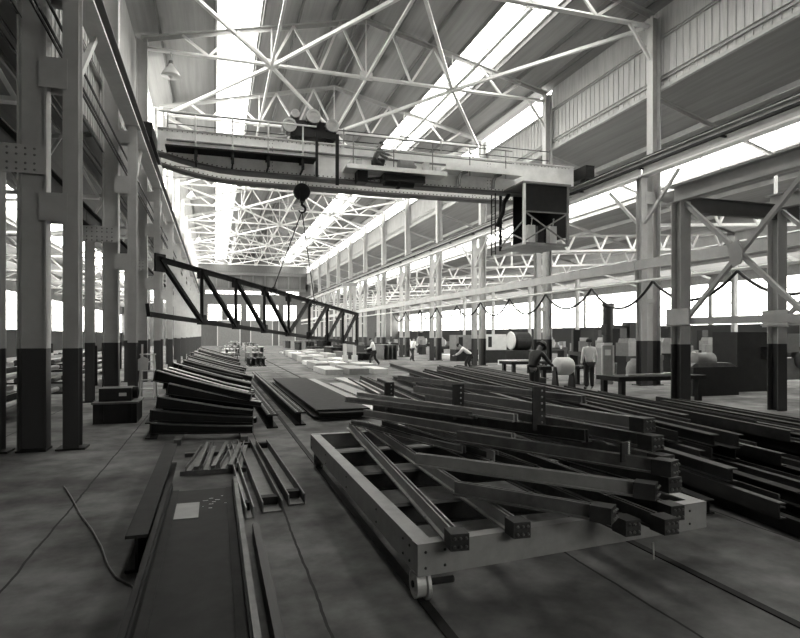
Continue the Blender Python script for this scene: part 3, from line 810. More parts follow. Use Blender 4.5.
def member(label, p, q, w_=.09, h=.105, m='mid', clip=True, clipend=0, group='roof steel on the trolley', plates=(), cat='beam'):
    """double-angle roof member with riveted end clip, p near end, q far end"""
    p = Vector((p[0]*.955, p[1]*.955, p[2])); q = Vector((q[0]*.955, q[1]*.955, q[2])); t = thing('steel_member', label, cat, tuple(p), 0, group)
    o = tuple(p); d = (q-p).normalized(); sd = d.cross(Vector((0, 0, 1))).normalized()
    a1 = prof_L(w_*.5, h, .014); a2 = [(-x, y) for x, y in reversed(a1)]
    for pr, s in ((a1, .012), (a2, -.012)):
        MB(o).extr(p+sd*s, q+sd*s, pr).build('angle', M[m], t)
    b = MB(o); n = int((q-p).length/.55)
    for i in range(1, n):
        c = p + d*(i*.55)
        b.rivet(c+sd*.055+Vector((0, 0, .014)), (0, 0, 1), .011, .01); b.rivet(c-sd*.055+Vector((0, 0, .014)), (0, 0, 1), .011, .01)
    if n > 1: b.build('rivets', M[m], t)
    if clip:
        c = MB(o); e = p - d*.006
        c.bar(e-d*.13+Vector((0, 0, h*.5)), e+d*.02+Vector((0, 0, h*.5)), .13, h*1.1)
        co = c.build('end_clip', M['rust'], t)
        c = MB(o)
        for i in (-.04, 0, .04):
            for z in (.25, .78): c.rivet(e-d*.14+sd*i+Vector((0, 0, h*z)), -d, .012, .012)
        c.build('bolt_heads', M['mid'], co)
    for s_, hh in plates:
        c = p.lerp(q, s_); g = MB(o); g.bar(c+Vector((0, 0, h*.5)), c+Vector((0, 0, h+hh)), .15, .016, up=d)
        go = g.build('gusset_plate', M['rust'], t)
        g = MB(o)
        for i in range(6):
            g.rivet(c-d*.008+sd*.03+Vector((0, 0, h+hh*(i+.3)/6)), -d, .012, .01)
        g.build('rivets', M['light'], go)
    return t
zt0 = Z1+.005
member('left long double-angle bar lying lengthwise over the trolley front edge', (1.66, 3.9, zt0), (2.1, 9.2, zt0), m='primer')
member('second long double-angle bar lying lengthwise beside the left one on trolley', (2.2, 4.0, zt0), (2.36, 9.1, zt0), m='primer')
zz = zt0
lays = [(3.02, 3.80, 8.7), (3.32, 3.74, 8.8), (3.62, 4.0, 8.6)]
for i, (x, y0, y1) in enumerate(lays):
    member('lengthwise steel member in bottom layer on trolley, %s' % ['left', 'middle', 'right'][i], (x, y0, zt0), (x-.12, y1, zt0), m='rust')
member('short slanting steel bar lowest at the trolley front edge', (2.72, 3.72, zt0+.13), (2.0, 4.65, zt0+.13), m='mid')
member('pale slanting steel bar reaching the front right of trolley load', (3.12, 3.74, zt0+.26), (1.85, 5.25, zt0+.26), m='primer')
member('slanting steel bar above the pale one on the trolley load', (3.36, 3.80, zt0+.40), (2.5, 5.75, zt0+.36), m='mid', plates=((.12, .1),))
member('lengthwise member in second layer at right side of trolley load', (3.46, 3.86, zt0+.26), (3.2, 8.6, zt0+.15), m='rust')
member('lengthwise member in third layer at right side of trolley load', (3.50, 3.98, zt0+.40), (3.2, 8.5, zt0+.30), m='mid')
member('lengthwise member in fourth layer at right side of trolley load', (3.52, 4.12, zt0+.53), (3.18, 8.55, zt0+.44), m='mid')
member('topmost lengthwise member at right side of trolley load', (3.50, 4.2, zt0+.66), (3.0, 8.6, zt0+.58), m='primer')
member('long member with three upright riveted gusset plates on trolley load', (3.18, 4.45, zt0+.53), (2.45, 9.0, zt0+.26), m='rust', plates=((.14, .36), (.46, .36), (.88, .36)), clip=False)
member('long lengthwise member behind the gusset plates on trolley load', (2.86, 5.2, zt0+.40), (2.3, 9.0, zt0+.20), m='primer', clip=False)
member('thin lengthwise member nearest centre of trolley load', (2.62, 5.1, zt0+.26), (2.75, 8.9, zt0+.15), m='mid', clip=False)

for i, (x0, y0, x1, y1, z0, z1, m_) in enumerate(((2.62, 5.6, 1.98, 8.9, .6, .45, 'mid'), (2.72, 4.9, 2.2, 9.05, .66, .5, 'primer'), (2.5, 5.6, 2.05, 8.8, .26, .12, 'mid'), (3.25, 4.6, 2.9, 9.1, .84, .74, 'mid'), (2.75, 4.6, 2.2, 7.6, .26, .26, 'rust'))):
    member('loose slim steel bar amid trolley load, %s of five by height' % ['third', 'fourth', 'lowest', 'highest', 'second'][i], (x0, y0, zt0+z0), (x1, y1, zt0+z1), w_=.06, h=.07, m=m_, clip=False)
# track rails in the floor
for x, s in ((1.42, 'left'), (3.65, 'right')):
    o = MB((x, 0, 0)).box(x-.035, x+.035, YB+.1, 60, .001, .012).build('track_rail', M['dark']); o.location = (x, 0, 0)
    tag(o, '%s flush track rail in the floor under the trolley wheels' % s, 'rail', 'floor track')

# ---------------------------------------------------------------- foreground steel
GO2 = (-.13, 2.8, 0)
pg = thing('plate_girder', 'huge dark plate girder lying on its side in left foreground', 'girder', GO2)
PX0, PX1, PY0, PY1 = -.475, .215, -1.0, 6.75
MB(GO2).box(PX0+.02, PX1-.02, PY0, PY1, .17, .19).build('web', M['dark'], pg)
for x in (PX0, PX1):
    g = MB(GO2); g.box(x-.02, x+.02, PY0, PY1, .0, .31); g.build('flange', M['dark' if x < 0 else 'mid'], pg)  # right flange coloured lighter as a painted edge highlight
    a = MB(GO2); s = 1 if x < 0 else -1
    a.box(x+.02*s, x+.10*s, PY0, PY1, .19, .2); a.box(x+.02*s, x+.035*s, PY0, PY1, .2, .28)
    a.build('flange_angle', M['dark'], pg)
c = MB(GO2)
for i in range(14):
    x = -.12+.03*R.randrange(0, 8); y = 6.0+.07*R.randrange(0, 7); c.box(x, x+R.uniform(.01, .05), y, y+.012, .1905, .192)
c.build('chalk_marks', M['pale'], pg)
o = MB((-.3, 5.95, .191)).box(-.37, -.15, 5.72, 6.24, .191, .194).build('paper_tag', M['primer']); o.location = (-.3, 5.95, .191)
tag(o, 'grey rectangular sheet lying on the dark girder web', 'sheet')
o = MB((-.64, 6.95, 0)).extr((-.60, 5.02, .151), (-.62, 9.1, .151), prof_I(.3, .17, .025, .02)).build('steel_beam', M['dark']); o.location = (-.64, 6.95, 0)
tag(o, 'dark I-beam on the floor at left of the huge foreground girder', 'beam')
for i in range(7):
    x = -.38+.11*i; L_ = R.uniform(1.5, 2.0)
    o = MB().extr((0, 0, 0), (R.uniform(-.05, .08)+.16, L_, 0), [prof_L(.07, .07, .01), prof_C(.06, .06, .01)][i % 2]).build('short_bar', M['mid'])
    o.location = (x, 8.25, .065 if i % 2 == 0 else .094)
    tag(o, '%s short steel bar in the cluster beyond the foreground girder' % ['leftmost', 'second', 'third', 'middle', 'fifth', 'sixth', 'rightmost'][i], 'bar', 'short bars beyond the girder')
for y in (8.35, 9.6):
    o = MB((0, y, 0)).box(-.45, .42, y-.06, y+.06, 0, .06).build('timber_skid', M['wood']); o.location = (0, y, 0)
    tag(o, '%s timber skid under the cluster of short steel bars' % ('front' if y < 9 else 'rear'), 'skid', 'skids under short bars')
def channel(x0, x1, y0, y1, m, label, h=.12, open_up=True, dx=-.12):
    wd = x1-x0; O = (x0, y0, 0); t = .014
    pr = [(0, 0), (wd, 0), (wd, h), (wd-t, h), (wd-t, t), (t, t), (t, h), (0, h)]
    tt_ = thing('steel_channel', label, 'channel', O, 0, 'channels beside the girder')
    MB(O).extr((x0, y0, .002), (x0+dx, y1, .002), pr).build('channel_section', M[m], tt_)
    for q in (.08, .95):
        y = y0+(y1-y0)*q; xx = x0+dx*q
        MB(O).box(xx+.025, xx+wd-.025, y-.06, y+.06, .018, .10).build('end_lug', M['dark'], tt_)
    return tt_
channel(.30, .39, 6.15, 10.0, 'primer', 'narrow light steel channel just right of the huge girder')
channel(.48, .70, 6.3, 10.2, 'mid', 'wide dull steel channel in the middle of three on floor')
channel(.78, .97, 6.5, 10.1, 'mid', 'right hand steel channel of three on floor near trolley')
o = MB((.36, 4.2, 0)).box(.33, .39, 2.6, 5.5, 0, .16).build('flat_bar', M['dark2']); o.location = (.36, 4.2, 0)
tag(o, 'black flat bar standing on edge right of the huge girder', 'bar')
pts = [(-1.80, 8.1, .012), (-1.62, 7.6, .012), (-1.49, 7.2, .012), (-1.36, 6.8, .012), (-1.15, 6.25, .02), (-.97, 5.7, .02), (-.85, 5.25, .02), (-.74, 4.95, .02), (-.6, 4.75, .02), (-.53, 4.6, .02)]
o = MB((-1.2, 6.5, 0)).tube([(a, b, .012) for a, b, c in pts], .009, 8).build('air_hose', M['mid']); o.location = (-1.2, 6.5, 0)
tag(o, 'thin air hose snaking across the floor at left', 'hose')

# ---------------------------------------------------------------- pile of tapered rafters, left of centre
def rafter_mesh(L_, hl, hr, bw):
    b = MB(); fm = MB()
    b.prism([(-L_/2, 0), (L_/2, 0), (L_/2, hr), (L_*.2, hr+(hl-hr)*.12), (-L_*.3, hl*.85), (-L_/2, hl)], 'y', -.008, .008)
    tp = [(-L_/2, hl), (-L_*.3, hl*.85), (L_*.2, hr+(hl-hr)*.12), (L_/2, hr)]
    for a, c in zip(tp, tp[1:]):
        fm.add([(a[0], -bw, a[1]), (c[0], -bw, c[1]), (c[0], bw, c[1]), (a[0], bw, a[1]), (a[0], -bw, a[1]+.016), (c[0], -bw, c[1]+.016), (c[0], bw, c[1]+.016), (a[0], bw, a[1]+.016)],
              [(0, 3, 2, 1), (4, 5, 6, 7), (0, 1, 5, 4), (1, 2, 6, 5), (2, 3, 7, 6), (3, 0, 4, 7)])
    b.box(-L_/2, L_/2, -bw, bw, -.001, .015)
    b.box(-L_/2-.012, -L_/2, -bw, bw, 0, hl+.016); b.box(L_/2, L_/2+.012, -bw, bw, 0, hr+.016)
    return b, fm
rm = []
for a, m_, f_ in (((1.65, .20, .10, .075), 'dark', 'primer'), ((1.8, .19, .11, .08), 'dark2', 'mid'), ((1.5, .18, .11, .07), 'dark', 'rust'), ((1.7, .20, .09, .08), 'dark2', 'light')):
    b_, f__ = rafter_mesh(*a); rm.append((b_.mesh('rafter', M[m_]), f__.mesh('rafter_flange', M[f_])))  # lighter flange colours paint the highlight along each rafter's top edge
y = 11.2; row = 0
while y < 33:
    for lay in range(5):
        me, mf = rm[(row*3+lay*5+R.randrange(2)) % 4]
        o = bpy.data.objects.new('tapered_rafter', me); COL.objects.link(o)
        c_ = bpy.data.objects.new('top_flange', mf); COL.objects.link(c_); c_.parent = o
        x = -.12 + .012*(y-11) + R.uniform(-.12, .12)
        o.location = (x, y+lay*.06+R.uniform(-.03, .03), .103+.188*lay)
        o.rotation_euler = (0, .052*lay, math.radians(-9+R.uniform(-7, 7)))
        tag(o, 'dark tapered steel rafter in the left pile, %s row from the front, %s layer' % (ORD[min(row, 19)].replace('nearest', 'first'), ['bottom', 'second', 'third', 'fourth', 'top'][lay]), 'rafter', 'pile of tapered rafters')
    y += .60+.025*row; row += 1
for x in (-.62, .5):
    o = MB((x, 22, 0)).box(x-.06, x+.06, 10.6, 33.5, 0, .10).build('timber_runner', M['wood']); o.location = (x, 22, 0)
    tag(o, '%s long timber runner under the pile of dark rafters' % ('left' if x < 0 else 'right'), 'runner', 'runners under rafters')
# low beams along the left edge of the rafter pile
for i, (x, y0, y1) in enumerate(((-1.12, 11.4, 15.5), (-1.2, 16.2, 20.5), (-1.25, 21.2, 26))):
    o = MB((x, y0, 0)).extr((x, y0, .15), (x-.05, y1, .15), prof_I(.3, .2, .02, .015)).build('steel_beam', M['dark']); o.location = (x, y0, 0)
    tag(o, '%s dark beam on floor along the left edge of rafter pile' % ['nearest', 'middle', 'farthest'][i], 'beam', 'beams left of the rafter pile')

# riveted girders and dark plates behind the trolley
for i, (x0, x1, y0, y1, lab) in enumerate(((1.12, 1.02, 12.0, 27, 'left'), (1.72, 1.65, 12.2, 26, 'right'))):
    O = (x0, y0, 0); t = thing('riveted_girder', '%s of two long dark riveted girders on the floor behind trolley' % lab, 'girder', O, 0, 'riveted girders on the floor')
    MB(O).extr((x0, y0, .14), (x1, y1, .14), prof_I(.28, .22, .03, .02)).build('girder_body', M['dark'], t)
    r_ = MB(O); n = 60
    for j in range(n):
        s = (j+.5)/n; x = x0+(x1-x0)*s; yy = y0+(y1-y0)*s
        for q in (-.06, .06): r_.rivet((x+q, yy, .28), (0, 0, 1), .025, .02)
    r_.build('rivets', M['light'], t)  # light rivet colour paints in the row of highlight dashes
for i in range(5):
    x0 = 2.1+.12*R.random(); O = (x0, 12.6, 0)
    o = MB(O).box(x0, x0+1.15+.1*R.random(), 12.6+.4*R.random(), 22.5+R.random(), .05*i+.002, .05*i+.035).build('steel_plate', M['dark']); o.location = O
    tag(o, 'dark flat steel plate behind trolley, %s from the bottom of its stack' % ORD[i].replace('nearest', 'first'), 'plate', 'stack of dark plates')
light_plates = [(3.75, 12.2, .85, 3.0, .02, 'light'), (3.05, 10.0, 1.0, 1.6, .02, 'mid'), (4.2, 16.2, .5, 6, .03, 'primer'), (4.9, 17.5, .45, 7, .06, 'light'), (3.6, 16.5, .45, 8, .03, 'primer')]
for i, (x, y, a, b, h, m) in enumerate(light_plates):
    o = MB((x, y, 0)).box(x, x+a, y, y+b, .014, .014+h).build('steel_plate', M[m]); o.location = (x, y, 0)
    tag(o, ['pale square plate flat on the floor behind trolley end', 'grey plate on floor right behind the loaded trolley', 'long narrow plate left beside the far bar heap', 'bright long plate beside the far bar heap', 'long grey plate right of the dark plate stack'][i], 'plate')
# mid-distance plates and bars, roof light on them put into their pale colours
n = 0
for i in range(9):
    y = 27+4.1*i; x = 5.0+.05*(y-26)
    for j in range(3):
        xx = x+j*1.15+R.uniform(-.1, .1); L_ = R.uniform(2.4, 3.6); h = R.uniform(.1, .5)
        o = MB((xx, y, 0)).box(xx, xx+R.uniform(.6, 1.0), y, y+L_, .0, h).build('plate_bundle', M[['light', 'primer', 'pale'][(i+j) % 3]]); o.location = (xx, y, 0)
        tag(o, 'pale plate bundle in mid nave, %s row back, %s of three' % (ORD[i].replace('nearest', 'first'), ['left', 'middle', 'right'][j]), 'plates', 'bright plate bundles')
for i in range(15):
    y = 36+3.8*i; x = .3+.04*(y-36)
    for j in range(2):
        xx = x+j*2.0+R.uniform(-.3, .3); h = R.uniform(.3, 1.1)
        b = MB((xx, y, 0)); 
        for q in range(4): b.extr((xx+.28*q, y, h*.5), (xx+.28*q+R.uniform(-.2, .2), y+3, h*.5), prof_I(h, .2, .04, .03))
        o = b.build('beam_bundle', M[['primer', 'dark', 'mid', 'light'][(i+j) % 4]]); o.location = (xx, y, 0)
        tag(o, 'bundle of steel sections far down the nave, %s row, %s side' % (ORD[i].replace('nearest', 'first'), ['left', 'right'][j]), 'bundle', 'far steel bundles', 'thing')

# ---------------------------------------------------------------- heap of long bars on the right
dirv = Vector((math.sin(math.radians(7)), math.cos(math.radians(7)), 0)); side = Vector((dirv.y, -dirv.x, 0))
base = Vector((4.75, 3.5, 0))
cnt = 0
layers = [('bottom', .085, 20, .29), ('second', .245, 20, .285), ('third', .405, 19, .28), ('top', .565, 9, .3)]
for li, (ln, z, n, dx) in enumerate(layers):
    for i in range(n):
        c = .1+dx*i+(.12 if li == 1 else 0)+R.uniform(-.03, .03)
        s0 = R.uniform(0, 2.2)+(.7*li if li > 1 else 0) if c < 3 else R.uniform(-.8, .4); s1 = R.uniform(16, 22) if c < 2.35 else (R.uniform(9.2, 10.3) if c < 3.6 else (R.uniform(7.0, 8.6) if c < 4.4 else R.uniform(3.5, 4.1)))
        p = base+side*c+dirv*s0; q = base+side*(c+R.uniform(-.05, .05))+dirv*s1
        pr = [prof_I(.15, .13, .014, .011), prof_C(.15, .08, .012), prof_T(.08, .14, .012)][(i+li) % 3]
        dz = z if (i+li) % 3 != 2 else z-.07
        L_ = (q-p).length
        o = MB().extr((0, 0, 0), (0, L_, 0), pr).build('long_bar', M[['dark', 'dark', 'dark2', 'rust'][R.randrange(4)]])
        o.location = (p.x, p.y, dz); o.rotation_euler = (0, 0, -math.atan2(q.x-p.x, q.y-p.y))
        tag(o, 'long dark steel bar in right heap, %s layer, %s from its left edge' % (ln, ORD[i].replace('nearest', 'first')), 'bar', 'heap of long bars on the right')
for i in range(14):
    li = i//7; c = 2.55+.22*(i % 7)+.05*li; s0 = R.uniform(13.3, 14.2); s1 = R.uniform(20, 23)
    p = base+side*c+dirv*s0; q = base+side*c+dirv*s1
    o = MB().extr((0, 0, 0), (0, (q-p).length, 0), [prof_I(.24, .16, .016, .012), prof_C(.24, .1, .014)][i % 2]).build('long_bar', M[['dark', 'rust', 'dark'][i % 3]])
    o.location = (p.x, p.y, .125+.245*li); o.rotation_euler = (0, 0, -math.atan2(q.x-p.x, q.y-p.y))
    tag(o, 'long dark steel bar in the heap behind the hatted worker, %s layer, %s from left' % (['lower', 'upper'][li], ORD[i % 7].replace('nearest', 'first')), 'bar', 'heap of bars behind the hatted worker')
# bars left of the heap, lying behind the trolley
for i in range(6):
    x = 4.75+.24*i; y0 = 11.0+R.uniform(0, 1.5)+(.9 if i < 3 else 0); L_ = R.uniform(9, 12)
    x = 4.45+.20*i
    o = MB().extr((0, 0, 0), (0, L_, 0), prof_C(.14, .09, .012) if i % 2 else prof_L(.12, .12, .012)).build('angle_bar', M[['rust', 'mid', 'dark'][i % 3]])
    o.location = (x-.15, y0, .09 if i % 2 else .016); o.rotation_euler = (0, 0, -math.radians(5))
    tag(o, 'angle bar on floor behind the trolley beside right heap, %s from left' % ORD[i].replace('nearest', 'first'), 'bar', 'angle bars behind the trolley')
# low skid tables beyond the heap
for i, (x, y, a, b) in enumerate(((10.6, 13.4, 3.0, 1.0), (11.4, 18.7, 2.2, .8), (12.2, 22.4, 2.4, 1.1))):
    O = (x, y, 0); t = thing('layout_bench', ['low dark layout bench beside the gantry post', 'low dark layout bench near the standing worker', 'low dark layout bench by the second right column'][i], 'bench', O, 0, 'layout benches')
    MB(O).box(x, x+a, y, y+b, .62, .74).build('bench_top', M['dark'], t)
    for xx in (x+.12, x+a-.25):
        for yy in (y+.05, y+b-.18): MB(O).box(xx, xx+.14, yy, yy+.14, 0, .62).build('leg', M['dark2'], t)
    o = MB((x+.5, y+.3, .74)).bar((x+.5, y+.3, .77), (x+a-.6, y+.45, .77), .1, .05).build('flat_bar', M['light']); o.location = (x+.5, y+.3, .74)
    tag(o, ['bright flat bar on the bench beside the gantry post', 'bright flat bar on the bench near the standing worker', 'bright flat bar on the bench by second right column'][i], 'bar', 'bars on benches')

# twin pale posts in the middle of the nave
O = (8.15, 36, 0); t = thing('twin_post', 'twin pale posts with thick footings standing in the mid nave', 'post', O)
for x in (7.88, 8.5):
    MB(O).extr((x, 36, 0), (x, 36, 5.0), prof_I(.2, .18), up=(0, 1, 0)).build('post', M['pale'], t)
    MB(O).box(x-.16, x+.16, 35.84, 36.16, 0, .62).build('footing', M['pale'], t)
MB(O).box(7.7, 8.7, 35.9, 36.1, 5.0, 5.2).build('head_beam', M['girder'], t)
MB(O).bar((7.88, 36, 2.4), (8.5, 36, 3.2), .07).build('brace', M['girder'], t)

# ---------------------------------------------------------------- left side clutter
O = (-2.0, 14.3, 0); t = thing('tool_chest', 'dark timber chest at foot of the second left column', 'chest', O)
MB(O).box(-2.48, -1.62, 13.6, 14.6, 0, .42).build('chest_body', M['dark2'], t)
l_ = MB(O); l_.box(-2.51, -1.59, 13.57, 14.63, .42, .46); l_.build('lid', M['wood'], t)
for x in (-2.35, -1.8): MB(O).box(x, x+.08, 13.58, 13.6, .05, .42).build('strap', M['dark'], t)
O = (-2.1, 14.2, .46); t = thing('machine_unit', 'low black machine unit with pale nameplate sitting on timber chest', 'machine', O)
MB(O).box(-2.4, -1.75, 13.8, 14.4, .46, .74).build('housing', M['dark2'], t)
MB(O).box(-2.0, -1.85, 13.785, 13.8, .57, .64).build('nameplate', M['pale'], t)
d = MB(O); d.lathe((-1.77, 14.1, .62), (1, 0, 0), [(0, .1), (.03, .13), (.12, .13), (.14, .05)], 16); d.build('pulley', M['dark'], t)
O = (-1.95, 19.0, 0); t = thing('step_ladder', 'white timber step ladder standing beside the left columns', 'ladder', O)
for x in (-.22, .22):
    MB().bar((x, -.32, 0), (x*.75, 0, 1.3), .06, .05).build('front_rail', M['pale'], t)
    MB().bar((x, .42, 0), (x*.75, .04, 1.28), .05, .04).build('rear_leg', M['pale'], t)
for i in range(4):
    z = .28+.27*i; y = -.32+.32*z/1.3; MB().box(-.2, .2, y-.06, y+.06, z-.015, z+.015).build('tread', M['pale'], t)
MB().box(-.22, .22, -.1, .12, 1.3, 1.33).build('top_cap', M['pale'], t)
MB().bar((-.16, 0, 1.3), (-.16, .02, 1.62), .05).build('hand_post', M['pale'], t)
o = MB().prism([(-.28, .0), (.02, .02), (.05, .34), (-.1, .42), (-.3, .3)], 'y', -.02, .02).build('hung_cloth', M['pale']); o.location = (-1.95, 18.72, .84)
tag(o, 'white rag hung over the front of the step ladder', 'cloth')
# stock racks in the left aisle
def stock_rack(x, y, lab, ms):
    O = (x, y, 0); t = thing('stock_rack', lab + ' steel stock rack behind the left columns', 'rack', O, 0, 'left aisle stock racks')
    for yy in (0, 2.6, 5.2):
        for xx in (-1.1, 1.1): MB().box(xx-.06, xx+.06, yy-.06, yy+.06, 0, 1.5).build('upright', M['dark'], t)
        for z in (.35, .95): MB().box(-1.1, 1.1, yy-.05, yy+.05, z-.05, z).build('arm', M['dark'], t)
    k = 0
    for z in (.35, .95):
        for i in range(8):
            xx = x-.95+.26*i; m = M[ms[k % len(ms)]]; k += 1
            o = MB().extr((0, 0, 0), (0, 5.6, 0), ngon(.07, 8) if i % 3 else prof_L(.16, .14)).build('stock_bar', m); o.location = (xx, y-.3, z+.08)
            tag(o, 'stock bar in the %s rack of left aisle, %s shelf, %s from left' % (lab, 'lower' if z < .5 else 'upper', ORD[i].replace('nearest', 'first')), 'bar', 'stock bars in left racks')
stock_rack(-5.0, 12.5, 'nearest', ['mid', 'light', 'dark', 'primer'])
stock_rack(-8.2, 16.0, 'middle', ['light', 'mid', 'dark'])
stock_rack(-5.4, 21.5, 'far', ['pale', 'mid', 'dark', 'light'])
stock_rack(-6.2, 30.5, 'farthest', ['pale', 'mid', 'dark', 'light'])

# ---------------------------------------------------------------- machines in the right aisle
def lathe_machine(lab):
    t = thing('engine_lathe', lab, 'machine', (0, 0, 0), 0, 'machines in the right aisle')
    MB().box(-1.5, 1.5, -.25, .25, .7, .95).build('bed', M['dark2'], t)
    for x in (-1.2, 1.15): MB().prism([(x-.25, 0), (x+.25, 0), (x+.2, .7), (x-.2, .7)], 'y', -.28, .28).build('leg', M['dark2'], t)
    b = MB(); b.box(-1.45, -.6, -.32, .32, .95, 1.55); b.prism([(-1.4, 1.55), (-.7, 1.55), (-.8, 1.75), (-1.3, 1.75)], 'y', -.25, .25); b.build('headstock', M['grey'], t)
    b = MB(); b.lathe((-.6, 0, 1.25), (1, 0, 0), [(0, .1), (.03, .3), (.16, .3), (.18, .12)], 18); b.build('chuck', M['light'], t)
    MB().box(1.0, 1.4, -.18, .18, .95, 1.4).build('tailstock', M['grey'], t)
    b = MB(); b.box(-.1, .45, -.4, .4, .95, 1.12); b.box(.05, .3, -.2, .2, 1.12, 1.35); b.build('carriage', M['grey'], t)
    b = MB(); b.lathe((.15, -.42, .95), (0, -1, 0), [(0, .13), (.03, .13), (.04, .03), (.08, .03)], 14); b.build('handwheel', M['light'], t)
    MB().box(-1.3, -.8, .2, .6, .95, 2.2).build('drive_column', M['dark2'], t)
    return t
lt = None
spots = [(19.0, 22.5, .3), (23.5, 24.5, -.2), (20.5, 29.5, 1.2), (25.0, 32.0, .2), (19.0, 46.0, .4), (23.0, 44.0, .1), (18.3, 53.0, .3), (22.0, 58.0, -.1), (19.5, 66.0, .2), (25.0, 39.0, .5), (30.5, 29.0, 0.1), (30.0, 36.5, .4)]
for i, (x, y, rz) in enumerate(spots):
    lab = 'dark engine lathe in the right aisle, %s one counting back from the camera' % ORD[i]
    if i == 0: lt = lathe_machine(lab); lt.location = (x, y, 0); lt.rotation_euler[2] = rz
    else: dup(lt, (x, y, 0), lab, rz)
def cabinet(x, y, w_, d_, h, m, lab, base_m='dark2'):
    O = (x, y, 0); t = thing('machine_cabinet', lab, 'cabinet', O)
    MB().box(0, w_, 0, d_, 0, h*.45).build('plinth', M[base_m], t)
    MB().box(-.03, w_+.03, -.03, d_+.03, h*.45, h).build('cabinet_body', M[m], t)
    MB().box(.15, w_*.28, -.045, -.03, h*.55, h*.92).build('door_slot', M['dark2'], t)
    MB().box(w_*.45, w_*.9, -.04, -.03, h*.5, h*.95).build('door', M[m], t)
    return t
cabinet(17.6, 35.8, 1.5, .9, 1.95, 'pale', 'pale electrical cabinet with dark slot behind third right column')
cabinet(16.6, 38.5, 1.7, 1.2, 1.9, 'grey', 'plain grey machine cabinet left of the pale electrical one')
# motor generator with round end shield
O = (21.2, 37.4, 0); t = thing('motor_generator', 'dark motor generator with bright round end shield in the right aisle', 'machine', O)
MB().box(-1.0, 1.2, -.6, .6, 0, .8).build('bed_plate', M['dark2'], t)
b = MB(); b.smooth = False; b.lathe((-.7, 0, 1.45), (1, 0, 0), [(0, .2), (.02, .62), (.1, .65), (1.2, .65), (1.3, .4)], 26); b.build('stator', M['dark2'], t)
b = MB(); b.lathe((-.9, 0, 1.5), (1, 0, 0), [(0, .62), (.06, .66), (.12, .62)], 26); b.build('end_shield', M['pale'], t)
b = MB(); b.tube([(.9, -.5, .8), (.9, -.5, 1.9), (1.1, -.5, 2.15), (1.5, -.5, 2.15), (1.7, -.5, 1.9), (1.7, -.5, .8)], .09, 8); b.build('guard_hoop', M['pale'], t)
# tall radial drill
O = (21.2, 27.2, 0); t = thing('radial_drill', 'tall black radial drill with thick column behind the second right column', 'machine', O)
MB().box(-1.3, 1.4, -.8, .8, 0, .35).build('base_plate', M['dark2'], t)
b = MB(); b.lathe((-.4, 0, .35), (0, 0, 1), [(0, .4), (.1, .3), (3.1, .28), (3.15, .34), (3.3, .34)], 20); b.build('column', M['dark2'], t)
MB().prism([(-.7, 1.9), (1.9, 2.0), (1.9, 2.3), (-.7, 2.5)], 'y', -.2, .2).build('arm', M['dark2'], t)
MB().box(.7, 1.2, -.4, .25, 1.5, 2.6).build('drill_head', M['dark2'], t)
MB().box(.2, 1.3, -.5, .5, .35, .95).build('work_table', M['dark'], t)
# row of pale pails
for i in range(5):
    b = MB(); b.lathe((0, 0, 0), (0, 0, 1), [(0, .2), (.02, .22), (.48, .24), (.5, .25), (.5, .2)], 16)
    o = b.build('metal_pail', M[['pale', 'primer', 'light', 'primer', 'pale'][i]]); o.location = (17.7+.52*i, 24.4, .0)
    tag(o, '%s metal pail in the row behind the second right column' % ['leftmost', 'second', 'middle', 'fourth', 'rightmost'][i], 'pail', 'row of metal pails')
# sheets on the aisle floor, window light on them painted as a pale colour
for i, (x, y, a, b_) in enumerate(((17.2, 29.8, 2.0, 3.5), (17.6, 41.5, 2.6, 3.5), (20.6, 40.6, 2.2, 2.6))):
    o = MB((x, y, 0)).box(x, x+a, y, y+b_, 0, .32).build('sheet_stack', M['pale']); o.location = (x, y, 0)
    tag(o, '%s low stack of bright sheets on the right aisle floor' % ['nearest', 'second', 'farthest'][i], 'sheets', 'bright sheet stacks')
# pump shaped welding set and pale roll next to the workers
O = (14.42, 19.1, 0); t = thing('welding_set', 'pale upright welding set with square window beside the standing worker', 'machine', O)
b = MB(); b.prism([(-.24, .0), (.24, .0), (.24, 1.4), (.17, 1.58), (-.17, 1.58), (-.24, 1.4)], 'y', -.22, .22); b.build('case', M['primer'], t)
b = MB(); b.box(-.28, -.22, -.24, -.2, .1, 1.5); b.box(.22, .28, -.24, -.2, .1, 1.5); b.box(-.2, .2, -.24, -.2, 1.5, 1.6); b.build('trim_frame', M['pale'], t)
MB().box(-.13, .13, -.235, -.22, 1.12, 1.34).build('dial_window', M['pale'], t)
O = (10.5, 15.9, 0); t = thing('wire_drum', 'pale round drum on dark stand in front of the bent worker', 'drum', O)
b = MB(); b.smooth = True; b.lathe((-.28, 0, .92), (1, 0, 0), [(0, .1), (.01, .24), (.08, .28), (.46, .28), (.54, .24), (.56, .1)], 22); b.build('drum_body', M['pale'], t)
for x in (-.3, .3): MB().prism([(-.22, 0), (.22, 0), (.05, .92), (-.05, .92)], 'x', x-.03 if x > 0 else x-.03, x+.03).build('stand_leg', M['dark2'], t)
